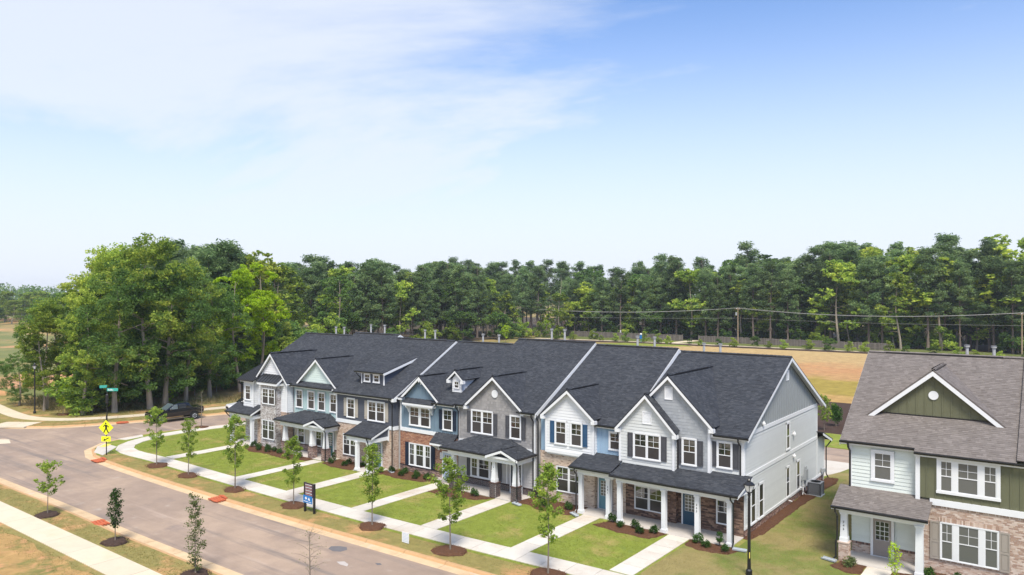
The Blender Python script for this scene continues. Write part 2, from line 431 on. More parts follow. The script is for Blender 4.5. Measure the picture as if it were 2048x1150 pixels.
sign_green = mat('street_sign_green', (.05, .38, .30), .5)
sign_plum = mat('sign_dark_plum', (.055, .032, .045), .6)
sign_pink = mat('sign_rose_lettering', (.50, .25, .25), .6)
paint_black = mat('sign_black', (.006, .006, .006), .6)
car_black = mat('black_car_paint', (.004, .004, .005), .22, spec=.5, coat=.6)
car_white = mat('white_car_paint', (.75, .75, .76), .3, coat=.6)
tyre = mat('tyre_rubber', (.012, .012, .013), .8)
car_glass = mat('car_glass', (.02, .024, .028), .05, spec=.5, ior=1.8)
ws_glass = mat('windscreen_glass', (.10, .13, .14), .05, spec=.5, ior=2.2)
lamp_glass = mat('lantern_glass', (.75, .76, .76), .15, spec=.5)
ac_m = mat('condenser_gray', (.075, .078, .085), .5)
ac_top = mat('condenser_top_gray', (.30, .31, .33), .4)
util_gray = mat('meter_box_gray', (.36, .38, .39), .5)
plas_white = mat('white_plastic', (.75, .75, .75), .4)
splash_m = mat('splash_block_concrete', (.42, .45, .47), .8, noise=.08)
tactile = mat('yellow_tactile', (.72, .60, .12), .8, noise=.15, nscale=4)
patch_m = mat('asphalt_patch', (.155, .145, .145), .9, noise=.12, nscale=4)
leaf_street = leafmat('maple_leaves', [(0.135, 0.227, 0.040), (0.268, 0.381, 0.064), (0.462, 0.537, 0.091)], .12, 1.2)
leaf_horn = leafmat('hornbeam_leaves', [(0.026, 0.066, 0.019), (0.054, 0.108, 0.026), (0.090, 0.144, 0.036)], .1, 2)
leaf_pear = leafmat('pear_leaves', [(0.108, 0.150, 0.054), (0.180, 0.216, 0.084), (0.264, 0.288, 0.120)], .1, 2)
leaf_shrub = leafmat('shrub_leaves', [(0.029, 0.078, 0.021), (0.065, 0.137, 0.033), (0.130, 0.208, 0.052)], .3, 3)
leaf_dec = leafmat('hardwood_leaves', [(0.101, 0.179, 0.040), (0.230, 0.348, 0.059), (0.436, 0.533, 0.091), (0.644, 0.676, 0.125)], .28, .22)
leaf_dec2 = leafmat('poplar_leaves', [(0.098, 0.184, 0.030), (0.246, 0.356, 0.056), (0.491, 0.564, 0.091), (0.654, 0.698, 0.129)], .25, .22)
leaf_dark = leafmat('oak_leaves', [(0.061, 0.122, 0.035), (0.137, 0.239, 0.058), (0.257, 0.358, 0.088)], .28, .22)
leaf_pine = leafmat('pine_needles', [(0.094, 0.168, 0.068), (0.193, 0.287, 0.116), (0.347, 0.431, 0.176)], .3, .3)
leaf_lime = leafmat('lime_leaves', [(0.195, 0.330, 0.018), (0.390, 0.558, 0.030), (0.586, 0.743, 0.044)], .1, .3)
leaf_grass = leafmat('grass_blades', [(.18, .23, .035), (.255, .29, .05), (.34, .34, .08)], .0, .5, .55)
leaf_dry = leafmat('dry_grass_blades', [(.26, .215, .08), (.37, .31, .13), (.24, .25, .07)], .0, .35, .55)
leaf_verge = leafmat('verge_grass_blades', [(.17, .175, .05), (.27, .235, .08), (.40, .29, .12)], .0, .7, .55)
leaf_straw = leafmat('pine_straw', [(.09, .043, .025), (.17, .085, .05), (.29, .165, .10)], .0, 3, .1)
leaf_tall = leafmat('tall_grass', [(.10, .13, .03), (.22, .19, .085), (.33, .27, .16)], .1, .25, .4)
# ================================================================== house components
def backing(parent, fr, poly, m, name='wall', th=.12, kind=None):
    """the wall itself: a slab behind its facing"""
    b = MB(); n = len(poly)
    f = [fr(p[0], p[1], 0) for p in poly]; k = [fr(p[0], p[1], -th) for p in poly]
    b.add(f + k, [tuple(range(n)), tuple(range(2 * n - 1, n - 1, -1))] + [(i, n + i, n + (i + 1) % n, (i + 1) % n) for i in range(n)])
    return b.build(name, m, parent, kind=kind)
def lap(parent, fr, poly, m, exp=.2):
    """courses of lap siding, each board its own piece"""
    w = backing(parent, fr, poly, m)
    z0 = min(p[1] for p in poly); z1 = max(p[1] for p in poly)
    z = z0
    while z < z1 - .02:
        q = clip(poly, 1, z, min(z + exp, z1))
        if len(q) >= 3:
            b = MB()
            cz = lambda zz: .032 - .025 * (zz - z) / exp
            b.add([fr(p[0], p[1], cz(p[1])) for p in q], [tuple(range(len(q)))])
            lo = [p for p in q if abs(p[1] - z) < 1e-4]
            if len(lo) >= 2:
                a0, a1 = min(p[0] for p in lo), max(p[0] for p in lo)
                b.quad(fr(a0, z, .0), fr(a1, z, .0), fr(a1, z, .032), fr(a0, z, .032))
            b.build('siding_board', m, w)
        z += exp
    return w
def batten(parent, fr, poly, m, pitch=.4):
    """board and batten: panels with a proud strip over every joint"""
    w = backing(parent, fr, poly, m)
    x0 = min(p[0] for p in poly); x1 = max(p[0] for p in poly)
    n = max(1, round((x1 - x0) / pitch)); st = (x1 - x0) / n
    for i in range(n):
        q = clip(poly, 0, x0 + i * st + .012, x0 + (i + 1) * st - .012)
        if len(q) >= 3:
            b = MB(); b.prism([fr(p[0], p[1], .001) for p in q], Vector(fr(0, 0, .014)) - Vector(fr(0, 0, .001)))
            b.build('siding_panel', m, w)
        if i:
            q = clip(poly, 0, x0 + i * st - .032, x0 + i * st + .032)
            if len(q) >= 3:
                b = MB(); b.prism([fr(p[0], p[1], .001) for p in q], Vector(fr(0, 0, .040)) - Vector(fr(0, 0, .001)))
                b.build('batten', m, w)
    return w
def inrects(a, b, rects):
    return any(r[0] < a < r[1] and r[2] < b < r[3] for r in rects)
def units(parent, fr, poly, m, m_back, w, h, gap, holes=(), jit=.25, depth=.02, bond=.5, hj=0, name='bricks', tilt=False, back=True, th=.12):
    """bricks, stones or shakes laid in courses on a wall: real pieces, too small to pick apart, joined"""
    wobj = backing(parent, fr, poly, m_back, 'brick_wall' if name != 'shakes' else 'wall', th) if back else parent
    rng = random.Random(int(abs(poly[0][0]) * 100 + abs(poly[0][1]) * 10 + len(poly)))
    z0 = min(p[1] for p in poly); z1 = max(p[1] for p in poly)
    V = []; F = []; z = z0; row = 0
    while z < z1 - .01:
        hh = h * (1 + rng.uniform(-hj, hj)); zt = min(z + hh, z1)
        sp = span(poly, 1, (z + zt) / 2)
        if sp:
            x = sp[0] - w * (bond * (row % 2)) - rng.uniform(0, jit) * w
            while x < sp[1]:
                ww = w * (1 + rng.uniform(-jit, jit))
                a0, a1 = max(x, sp[0]), min(x + ww, sp[1])
                if a1 - a0 > gap * 2 and not inrects((a0 + a1) / 2, (z + zt) / 2, holes):
                    d = depth * (rng.uniform(.92, 1.08) if tilt else rng.uniform(.6, 1.2)); d2 = d * .15 if tilt else d
                    i = len(V)
                    b0 = z - rng.uniform(0, .012) if tilt else z + gap / 2; b1 = zt if tilt else zt - gap / 2
                    g = gap / 2
                    V += [fr(a0 + g, b0, .001), fr(a1 - g, b0, .001), fr(a1 - g, b1, .001), fr(a0 + g, b1, .001),
                          fr(a0 + g, b0, d), fr(a1 - g, b0, d), fr(a1 - g, b1, d2), fr(a0 + g, b1, d2)]
                    F += [(i + 4, i + 5, i + 6, i + 7), (i, i + 1, i + 5, i + 4), (i + 1, i + 2, i + 6, i + 5), (i + 2, i + 3, i + 7, i + 6), (i + 3, i, i + 4, i + 7)]
                x += ww
        z = zt; row += 1
    if V:
        mesh_obj(name, np_mesh(name, V, F, m), wobj, kind='stuff')
    return wobj
def bricks(parent, fr, poly, m, mb=None, holes=(), **k):
    return units(parent, fr, poly, m, mb or mortar, .205, .07, .018 if m in (br_dark, br_mix) else .015, holes, .06, .014, **k)
def soldier(parent, fr, a0, a1, b0, h, m, name='soldier_course'):
    V = []; F = []; x = a0; rng = random.Random(int(a0 * 77))
    while x < a1 - .03:
        d = .03 * rng.uniform(.85, 1.1); i = len(V); e = min(x + .062, a1)
        V += [fr(x, b0, .001), fr(e, b0, .001), fr(e, b0 + h, .001), fr(x, b0 + h, .001), fr(x, b0, d), fr(e, b0, d), fr(e, b0 + h, d), fr(x, b0 + h, d)]
        F += [(i + 4, i + 5, i + 6, i + 7), (i, i + 1, i + 5, i + 4), (i + 1, i + 2, i + 6, i + 5), (i + 2, i + 3, i + 7, i + 6), (i + 3, i, i + 4, i + 7)]
        x += .073
    mesh_obj(name, np_mesh(name, V, F, m), parent, kind='stuff')
def stones(parent, fr, poly, m, mb, holes=(), **k):
    return units(parent, fr, poly, m, mb, .33, .085, .005, holes, .5, .022, hj=.35, **k)
def shakes(parent, fr, poly, m, holes=()):
    return units(parent, fr, poly, m, m, .19, .19, .003, holes, .35, .015, tilt=True, name='shakes')
def window(parent, fr, a0, a1, b0, b1, n=1, weights=None, trim=.095, grid=(2, 2), lower=None, upper=None, head=.0, label=None, sill=True, c0=.048, mull=None):
    """white framed double-hung window(s) in one trim surround; outer trim a0..a1, b0..b1"""
    lower = lower or glass_lo; upper = upper or glass_up
    b = MB()
    b.fbox(fr, a0, a0 + trim, b0, b1, c0, c0 + .040); b.fbox(fr, a1 - trim, a1, b0, b1, c0, c0 + .040)
    b.fbox(fr, a0 - head, a1 + head, b1 - trim * 1.05, b1 + head * .6, c0, c0 + .048)
    b.fbox(fr, a0 - (.02 if sill else 0), a1 + (.02 if sill else 0), b0, b0 + trim * .8, c0, c0 + (.06 if sill else .044))
    A0, A1, B0, B1 = a0 + trim, a1 - trim, b0 + trim * .8, b1 - trim * 1.05
    weights = weights or [1] * n
    mw = mull or .09
    tot = (A1 - A0 - mw * (n - 1)); x = A0
    w = None; cells = []
    for i in range(n):
        e = x + tot * weights[i] / sum(weights)
        cells.append((x, e))
        if i < n - 1: b.fbox(fr, e, e + mw, B0, B1, c0, c0 + .036)
        x = e + mw
    w = b.build('window', white, parent)
    if label: w['label'] = label
    for (x, e) in cells:
        r = .038; zm = (B0 + B1) / 2
        f = MB(); c1, c2 = c0 + .008, c0 + .026
        f.fbox(fr, x, x + r, B0, B1, c1, c2); f.fbox(fr, e - r, e, B0, B1, c1, c2)
        f.fbox(fr, x + r, e - r, B1 - r, B1, c1, c2); f.fbox(fr, x + r, e - r, B0, B0 + r, c1, c2)
        f.fbox(fr, x + r, e - r, zm - r * .6, zm + r * .6, c1, c2 + .004)
        gx, gz = grid; ca, cb = c0 + .009, c0 + .018
        for i in range(1, gx):
            xx = x + r + (e - x - 2 * r) * i / gx; f.fbox(fr, xx - .011, xx + .011, zm + r * .6, B1 - r, ca, cb)
        for i in range(1, gz):
            zz = zm + (B1 - r - zm) * i / gz
            f.fbox(fr, x + r, e - r, zz - .011, zz + .011, ca, cb - .002)
        f.build('sash', white, w)
        p = MB(); p.fbox(fr, x + r, e - r, zm, B1 - r, c0 - .004, c0 + .006); p.build('upper_pane', upper, w)
        p = MB(); p.fbox(fr, x + r, e - r, B0 + r, zm, c0 - .004, c0 + .004); p.build('lower_pane', lower, w)
    return w
def shutter(parent, fr, a0, a1, b0, b1, m, plank=False, c0=.045):
    b = MB()
    if plank:
        n = 3; w = (a1 - a0) / n
        for i in range(n): b.fbox(fr, a0 + i * w + .004, a0 + (i + 1) * w - .004, b0, b1, c0, c0 + .028)
        for z in (b0 + .22, b1 - .30): b.fbox(fr, a0, a1, z, z + .09, c0 + .028, c0 + .045)
    else:
        s_ = .055; zm = b0 + (b1 - b0) * .47
        b.fbox(fr, a0, a0 + s_, b0, b1, c0, c0 + .042); b.fbox(fr, a1 - s_, a1, b0, b1, c0, c0 + .042)
        for z, h in ((b0, .085), (zm - .05, .10), (b1 - .085, .085)): b.fbox(fr, a0 + s_, a1 - s_, z, z + h, c0, c0 + .040)
        b.fbox(fr, a0 + s_, a1 - s_, b0 + .085, zm - .05, c0, c0 + .015); b.fbox(fr, a0 + s_, a1 - s_, zm + .05, b1 - .085, c0, c0 + .015)
        for za, zb in ((b0 + .085, zm - .05), (zm + .05, b1 - .085)): b.fbox(fr, a0 + s_ + .035, a1 - s_ - .035, za + .035, zb - .035, c0 + .015, c0 + .030)
    return b.build('shutter', m, parent)
def board(parent, fr, a0, a1, b0, b1, c0=.0, c1=.045, name='trim_board', m=None):
    b = MB(); b.fbox(fr, a0, a1, b0, b1, c0, c1); return b.build(name, m or white, parent)
def door(parent, fr, a0, a1, b0, m, lites=(3, 5), h=2.03, gl=None, frame=.10, c0=.045, handle_left=False, frame_m=None):
    b1 = b0 + h
    f = MB(); f.fbox(fr, a0 - frame, a0, b0 - .02, b1 + frame, c0, c0 + .06); f.fbox(fr, a1, a1 + frame, b0 - .02, b1 + frame, c0, c0 + .06)
    f.fbox(fr, a0, a1, b1, b1 + frame, c0, c0 + .058); f.fbox(fr, a0 - frame, a1 + frame, b0 - .06, b0 - .02, c0 - .01, c0 + .10)
    fo = f.build('door_frame', frame_m or white, parent)
    d = MB(); s_ = .12
    gz0 = b0 + .86; gz1 = b1 - .16
    d.fbox(fr, a0, a0 + s_, b0, b1, c0, c0 + .035); d.fbox(fr, a1 - s_, a1, b0, b1, c0, c0 + .035)
    d.fbox(fr, a0 + s_, a1 - s_, gz1, b1, c0, c0 + .035); d.fbox(fr, a0 + s_, a1 - s_, b0, b0 + .2, c0, c0 + .035)
    d.fbox(fr, a0 + s_, a1 - s_, gz0 - .14, gz0, c0, c0 + .035)
    d.fbox(fr, a0 + s_, a1 - s_, b0 + .2, gz0 - .14, c0, c0 + .018)
    d.fbox(fr, a0 + s_ + .05, a1 - s_ - .05, b0 + .25, gz0 - .19, c0 + .018, c0 + .03)
    do = d.build('door', m, parent)
    g = MB(); g.fbox(fr, a0 + s_, a1 - s_, gz0, gz1, c0, c0 + .012); g.build('door_pane', gl or door_glass, do)
    q = MB(); A, B = a0 + s_, a1 - s_
    for i in range(lites[0] + 1):
        x = A + (B - A) * i / lites[0]; q.fbox(fr, x - .014, x + .014, gz0, gz1, c0 + .012, c0 + .03)
    for i in range(lites[1] + 1):
        z = gz0 + (gz1 - gz0) * i / lites[1]; q.fbox(fr, A, B, z - .014, z + .014, c0 + .012, c0 + .028)
    q.build('door_muntins', white, do)
    k = MB(); hx = a0 + .07 if handle_left else a1 - .07
    k.fbox(fr, hx - .02, hx + .02, b0 + .95, b0 + 1.12, c0 + .035, c0 + .05); k.fbox(fr, hx - .05, hx + .05, b0 + 1.0, b0 + 1.025, c0 + .06, c0 + .085); k.fbox(fr, hx - .012, hx + .012, b0 + 1.0, b0 + 1.025, c0 + .05, c0 + .06)
    k.build('door_handle', steel, do)
    return do
def roof_plane(parent, P0, u, v, poly, taupe=False, name='roof', th=.05, exp=.145, drip=None):
    """a shingled plane; poly in (along u, up v)"""
    P0, u, v = Vector(P0), Vector(u).normalized(), Vector(v).normalized()
    n = u.cross(v).normalized()
    if n.z < 0: n = -n
    b = MB(); b.prism([tuple(P0 + u * p[0] + v * p[1]) for p in poly], -n * th)
    ro = b.build(name, roof_base_t if taupe else roof_base, parent)
    rng = random.Random(int(abs(P0.x) * 31 + abs(P0.z) * 17 + abs(P0.y) * 7))
    z1 = max(p[1] for p in poly); z = min(p[1] for p in poly); V = []; F = []
    while z < z1 - .01:
        zt = min(z + exp, z1); sp = span(poly, 1, (z + zt) / 2)
        if sp:
            x = sp[0] - rng.uniform(0, .3)
            while x < sp[1]:
                ww = rng.uniform(.13, .31); a0, a1 = max(x, sp[0]), min(x + ww, sp[1])
                if a1 - a0 > .02:
                    t = rng.choice((.006, .010, .016)); i = len(V)
                    for aa, zz, tt in ((a0, z, t), (a1, z, t), (a1, zt + .01, .002), (a0, zt + .01, .002), (a0, z, .0), (a1, z, .0)):
                        V.append(tuple(P0 + u * aa + v * zz + n * (tt + .001)))
                    F += [(i, i + 1, i + 2, i + 3), (i + 4, i + 5, i + 1, i)]
                x += ww
        z = zt
    mesh_obj('shingles', np_mesh('shingles', V, F, shingle_t if taupe else shingle), ro, kind='stuff')
    return ro
def ridge_cap(parent, p, q, taupe=False, w=.16, vent=True):
    """overlapping cap shingles along a ridge"""
    p, q = Vector(p), Vector(q); L = (q - p).length; d = (q - p) / L; s_ = d.cross(Vector((0, 0, 1))).normalized()
    n = max(1, int(L / .28)); V = []; F = []; h = .05 if vent else .02
    for i in range(n):
        a = p + d * (L * i / n); b_ = p + d * (L * (i + 1) / n + .03); k = len(V); e0, e1 = h, h + .016
        V += [tuple(a - s_ * w + Vector((0, 0, e1 - .07))), tuple(a + Vector((0, 0, e1 + .012))), tuple(a + s_ * w + Vector((0, 0, e1 - .07))),
              tuple(b_ - s_ * w + Vector((0, 0, e0 - .07))), tuple(b_ + Vector((0, 0, e0 + .012))), tuple(b_ + s_ * w + Vector((0, 0, e0 - .07)))]
        F += [(k, k + 1, k + 4, k + 3), (k + 1, k + 2, k + 5, k + 4)]
    o = mesh_obj('ridge_cap', np_mesh('ridge_cap', V, F, shingle_t if taupe else shingle), parent)
    if vent:
        b = MB(); a, c = p + d * L * .12, p + d * L * .88
        for sg in (-1, 1):
            b.quad(tuple(a + s_ * sg * w + Vector((0, 0, h - .03))), tuple(c + s_ * sg * w + Vector((0, 0, h - .03))), tuple(c + s_ * sg * w + Vector((0, 0, h - .12))), tuple(a + s_ * sg * w + Vector((0, 0, h - .12))))
        b.build('ridge_vent', black_metal, parent)
    return o
def rake(parent, p, q, inward, face, depth=.21, th=.035, name='rake_board', m=None):
    """a board hung under the roof edge p-q; face = outward normal; top edge follows p-q"""
    p, q, face = Vector(p), Vector(q), Vector(face)
    d = Vector((0, 0, -depth))
    b = MB(); b.prism([tuple(p + face * .004), tuple(q + face * .004), tuple(q + d + face * .004), tuple(p + d + face * .004)], tuple(-face * th))
    return b.build(name, m or white, parent)
def soffit(parent, pts, m=None):
    b = MB(); b.add(pts, [tuple(range(len(pts)))]); return b.build('soffit', m or white, parent)
def gable(parent, xc, half, zE, zA, yf, yw, main, taupe=False, th=.05, cap=True, zlo=None, feet=(1, 1), back=(None, None), board_d=.21):
    th = .08
    """front-facing gable roof whose ridge runs back into the main roof plane main=(y0,z0,slope)"""
    y0, z0, s_ = main
    L = math.hypot(half, zA - zE)
    yr = y0 + (zA - z0) / s_; ye = max(yf + .02, y0 + (zE - z0) / s_)
    for i, sg in enumerate((-1, 1)):
        P0 = (xc + sg * half, yf, zE); v = (-sg * half, 0, zA - zE)
        yb = back[i]
        poly = [(0, 0), ((ye if yb is None else yb) - yf, 0), ((yr if yb is None else yb) - yf, L), (0, L)]
        roof_plane(parent, P0, (0, 1, 0), v, poly, taupe, 'gable_roof', th)
        n_off = Vector((0, 0, -th * 1.15))
        A, B = Vector((xc + sg * half, yf, zE)) + n_off, Vector((xc, yf, zA)) + n_off
        rake(parent, A, B, None, (0, -1, 0), board_d)
        soffit(parent, [tuple(A + Vector((0, .02, -.06))), tuple(B + Vector((0, .02, -.06))), (xc, yw, zA - th - .07), (xc + sg * half, yw, zE - th - .07)])
        if feet[i]:
            b = MB(); b.box(min(A.x, A.x - sg * .30), max(A.x, A.x - sg * .30), yf + .001, yw, A.z - .25, A.z - .03); b.build('cornice_return', white, parent)
    if cap: ridge_cap(parent, (xc, yf + .05, zA), (xc, yr - .1, zA), taupe, .14)
def gutter(parent, p, q, out=(0, -1, 0), m=None):
    p, q, o = Vector(p), Vector(q), Vector(out)
    b = MB(); pr = [(0, 0), (.115, 0), (.125, -.02), (.095, -.115), (0, -.115)]
    b.prism([tuple(p + o * a + Vector((0, 0, z))) for a, z in pr], tuple(q - p))
    g = b.build('gutter', m or black_metal, parent)
    return g
def fascia(parent, p, q, out=(0, -1, 0), h=.19):
    p, q, o = Vector(p), Vector(q), Vector(out)
    b = MB(); b.prism([tuple(p + o * a + Vector((0, 0, z))) for a, z in ((0, -.02), (0, -h), (-.035, -h), (-.035, -.02))], tuple(q - p))
    return b.build('fascia', white, parent)
def downspout(parent, pts, r=.048):
    b = MB(); b.tube(pts, r, 6); return b.build('downspout', black_metal, parent)
def post(parent, x, y, z0, z1, w=.26, taper=.0, basew=.36):
    b = MB()
    def fr_(ww, za, wb, zb): b.hexa([(x - ww / 2, y - ww / 2, za), (x + ww / 2, y - ww / 2, za), (x + ww / 2, y + ww / 2, za), (x - ww / 2, y + ww / 2, za), (x - wb / 2, y - wb / 2, zb), (x + wb / 2, y - wb / 2, zb), (x + wb / 2, y + wb / 2, zb), (x - wb / 2, y + wb / 2, zb)])
    fr_(basew, z0, basew, z0 + .22); fr_(basew - .04, z0 + .22, basew - .04, z0 + .26)
    fr_(w + taper, z0 + .26, w, z1 - .12); fr_(w + .08, z1 - .12, w + .08, z1)
    return b.build('porch_post', white, parent)
def pier(parent, x, y, z0, z1, w, m, mb):
    b = MB(); h = w / 2
    b.box(x - h, x + h, y - h, y + h, z0, z1); p = b.build('brick_pier', mb, parent)
    for fr, c in ((Front(y - h), x), (Right(x + h), y)):
        units(p, fr, [(c - h, z0), (c + h, z0), (c + h, z1), (c - h, z1)], m, mb, .205, .07, .018, (), .06, .014, back=False)
    c = MB(); c.box(x - h - .04, x + h + .04, y - h - .04, y + h + .04, z1, z1 + .07)
    c.build('pier_cap', m, p)
    return p
def louvre(parent, fr, a0, a1, b0, b1):
    b = MB(); t = .05
    b.fbox(fr, a0, a0 + t, b0, b1, .02, .06); b.fbox(fr, a1 - t, a1, b0, b1, .02, .06); b.fbox(fr, a0 + t, a1 - t, b1 - t, b1, .02, .06); b.fbox(fr, a0 + t, a1 - t, b0, b0 + t, .02, .06)
    v = b.build('gable_vent', white, parent)
    s_ = MB(); z = b0 + t
    while z < b1 - t - .02:
        s_.hexa([fr(a0 + t, z, .045), fr(a1 - t, z, .045), fr(a1 - t, z, .02), fr(a0 + t, z, .02), fr(a0 + t, z + .055, .022), fr(a1 - t, z + .055, .022), fr(a1 - t, z + .06, .02), fr(a0 + t, z + .06, .02)]); z += .07
    s_.build('louvre', white, v)
def round_vent(parent, x, Y, z, r):
    b = MB(); b.lathe([(r, -.07), (r, -.02), (r - .05, -.02), (r - .05, -.05)], (x, Y, z), 28, 'y'); v = b.build('gable_vent', white, parent)
    s_ = MB(); zz = -r + .07
    while zz < r - .07:
        w = math.sqrt(max(0, (r - .05) ** 2 - zz * zz)); s_.box(x - w, x + w, Y - .062, Y - .045, z + zz, z + zz + .032); zz += .06
    s_.build('louvre', white, v)
def vent_pipe(parent, x, y, z0, z1, r=.085):
    b = MB(); b.lathe([(r, z0), (r, z1 - .12), (r + .06, z1 - .12), (r + .06, z1 - .06), (r + .02, z1 - .05), (r + .07, z1 - .02), (r + .08, z1)], (x, y, 0), 12)
    return b.build('vent_pipe', pipe_gray, parent, smooth=False)
def core(parent, x0, x1, y0, y1, z0, z1, m=None, name='house_body'):
    b = MB(); b.box(x0, x1, y0, y1, z0, z1); return b.build(name, m or white_lap, parent)
def digits(parent, txt, x, Y, ztop, h=.115, gap=.19):
    for i, ch in enumerate(txt):
        cu = bpy.data.curves.new('digit', 'FONT'); cu.body = ch; cu.size = h * 1.4; cu.align_x = 'CENTER'; cu.extrude = .004
        tmp = bpy.data.objects.new('tmp', cu); COL.objects.link(tmp)
        bpy.context.view_layer.update()
        me = bpy.data.meshes.new_from_object(tmp.evaluated_get(bpy.context.evaluated_depsgraph_get()))
        bpy.data.objects.remove(tmp); me.materials.clear(); me.materials.append(paint_black)
        me.transform(Matrix.Translation((x, Y - .008, ztop - gap * i - h)) @ Matrix.Rotation(R(90), 4, 'X'))
        mesh_obj('house_number', me, parent)
def rect(a0, a1, b0, b1): return [(a0, b0), (a1, b0), (a1, b1), (a0, b1)]
def slope_v(s_): return (0, 1, s_)
def main_roof(parent, segs, plane, yr, taupe=False, name='roof', cap=True, back_drop=4.6):
    """front slope pieces (x0,x1,ystart) of plane=(y0,z0,slope) up to the ridge at yr, plus the rear slope"""
    y0, z0, s_ = plane; k = math.sqrt(1 + s_ * s_)
    X0 = min(s[0] for s in segs); X1 = max(s[1] for s in segs); zr = z0 + s_ * (yr - y0)
    for x0, x1, ys in segs:
        roof_plane(parent, (x0, ys, z0 + s_ * (ys - y0)), (1, 0, 0), slope_v(s_), rect(0, x1 - x0, 0, (yr - ys) * k), taupe, name)
    b = MB(); yb = yr + back_drop / s_
    b.prism([(X0, yr, zr), (X1, yr, zr), (X1, yb, zr - back_drop), (X0, yb, zr - back_drop)], (0, 0, -.05))
    b.build('rear_roof', roof_base_t if taupe else roof_base, parent)
    if cap: ridge_cap(parent, (X0 + .05, yr, zr), (X1 - .05, yr, zr), taupe)
    return zr
def shed_roof(parent, x0, x1, ye, ze, yt, zt, taupe=False, name='porch_roof', rake_r=True, rake_l=False, g=True):
    s_ = (zt - ze) / (yt - ye); k = math.sqrt(1 + s_ * s_)
    ro = roof_plane(parent, (x0, ye, ze), (1, 0, 0), slope_v(s_), rect(0, x1 - x0, 0, (yt - ye) * k), taupe, name)
    for X, sg, on in ((x1, 1, rake_r), (x0, -1, rake_l)):
        if on: rake(parent, (X, ye, ze - .055), (X, yt, zt - .055), None, (sg, 0, 0), .16)
    fascia(parent, (x0, ye + .02, ze - .03), (x1, ye + .02, ze - .03), h=.17)
    if g: gutter(parent, (x0 - .02, ye, ze - .01), (x1 + .02, ye, ze - .01))
    return ro
def hip_porch(parent, x0, x1, ye, ze, yt, zt, tx0, tx1):
    """porch roof with hipped ends against the wall at yt"""
    s_ = (zt - ze) / (yt - ye); k = math.sqrt(1 + s_ * s_)
    roof_plane(parent, (x0, ye, ze), (1, 0, 0), slope_v(s_), [(0, 0), (x1 - x0, 0), (tx1 - x0, (yt - ye) * k), (tx0 - x0, (yt - ye) * k)], False, 'porch_roof')
    for xa, xt, sg in ((x0, tx0, 1), (x1, tx1, -1)):
        v = Vector((xt - xa, 0, zt - ze)); L = v.length
        roof_plane(parent, (xa, ye, ze), (0, 1, 0), v, [(0, 0), (yt - ye, 0), (yt - ye, L)], False, 'porch_roof')
        fascia(parent, (xa - sg * -.02, ye, ze - .03), (xa - sg * -.02, yt, ze - .03), (-sg, 0, 0), .17)
        gutter(parent, (xa, ye - .02, ze - .01), (xa, yt, ze - .01), (-sg, 0, 0))
        ridge_cap(parent, (xa, ye, ze + .01), (xt, yt, zt + .01), False, .10, False)
    fascia(parent, (x0, ye + .02, ze - .03), (x1, ye + .02, ze - .03), h=.17)
    soffit(parent, [(x0 + .05, ye + .05, ze - .19), (x1 - .05, ye + .05, ze - .19), (x1 - .05, yt, ze - .19), (x0 + .05, yt, ze - .19)])
def beam(parent, x0, x1, y0, y1, z0, z1):
    b = MB(); b.box(x0, x1, y0, y1, z0, z1); return b.build('porch_beam', white, parent)
def slab(parent, x0, x1, y0, y1, z1, z0=-.2, m=None, name='porch_floor'):
    b = MB(); b.box(x0, x1, y0, y1, z0, z1); return b.build(name, m or concrete2, parent)
# ================================================================== the row of townhouses
HG = 'townhouses in the attached row'
def house(label, x, y): return thing('townhouse', label, 'townhouse', (x, y, 0), 0, HG)
# ---------------------------------------------------------------- A: right end house
A = house('pale gray end townhouse with two stepped front gables, brown stone porch and long side wall', -4, 4)
pA = (-.35, 6.0, .4947)
core(A, -7.9, -.10, .6, 15.4, -.2, 5.9); core(A, -7.4, -2.0, -.1, 2, 3.2, 6.0)
main_roof(A, [(-1.9, .4, -.35), (-7.75, -1.9, -.2)], pA, 8.1, back_drop=4.25)
z = lambda y: 6.0 + .4947 * (y + .35)
rake(A, (.4, -.35, 5.94), (.4, 8.1, 10.12), None, (1, 0, 0), .22); rake(A, (.4, 16.6, 5.9), (.4, 8.1, 10.12), None, (1, 0, 0), .22)
soffit(A, [(.0, -.35, 5.86), (.38, -.35, 5.86), (.38, 8.1, 10.04), (0, 8.1, 10.04)]); soffit(A, [(0, 8.1, 10.04), (.38, 8.1, 10.04), (.38, 16.6, 5.82), (0, 16.6, 5.82)])
lap(A, Front(0), rect(-1.95, -.0, 3.3, 5.86), gray_lap)
board(A, Front(0), -.13, .035, 3.3, 5.86, .022, .062, 'corner_board')
shakes(A, Front(-.3), [(-7.3, 3.3), (-1.95, 3.3), (-1.95, 6.55), (-4.6, 9.24), (-7.3, 6.55)], gray_shake)
board(A, Front(-.3), -2.10, -1.93, 3.3, 6.55, .022, .045, 'corner_board'); board(A, Right(-1.95), -.3, -.0, 3.3, 6.4, .0, .03, 'corner_board')
gable(A, -4.6, 2.97, 6.42, 9.41, -.62, -.3, pA, feet=(0, 1))
lap(A, Front(-.7), [(-7.92, 3.35), (-4.1, 3.35), (-4.1, 6.02), (-5.97, 8.02), (-7.92, 5.95)], gray_lap)
lap(A, Right(-4.1), rect(-.7, -.3, 3.35, 6.0), gray_lap)
board(A, Front(-.7), -7.95, -7.81, 3.35, 5.9, .022, .062, 'corner_board'); board(A, Front(-.7), -4.22, -4.07, 3.35, 6.0, .022, .062, 'corner_board')
board(A, Front(-.7), -7.8, -4.23, 3.30, 3.46, .022, .045)
gable(A, -5.97, 2.15, 5.86, 8.15, -1.02, -.7, pA)
core(A, -7.85, -4.15, -.62, .7, 3.3, 5.9, gray_lap)
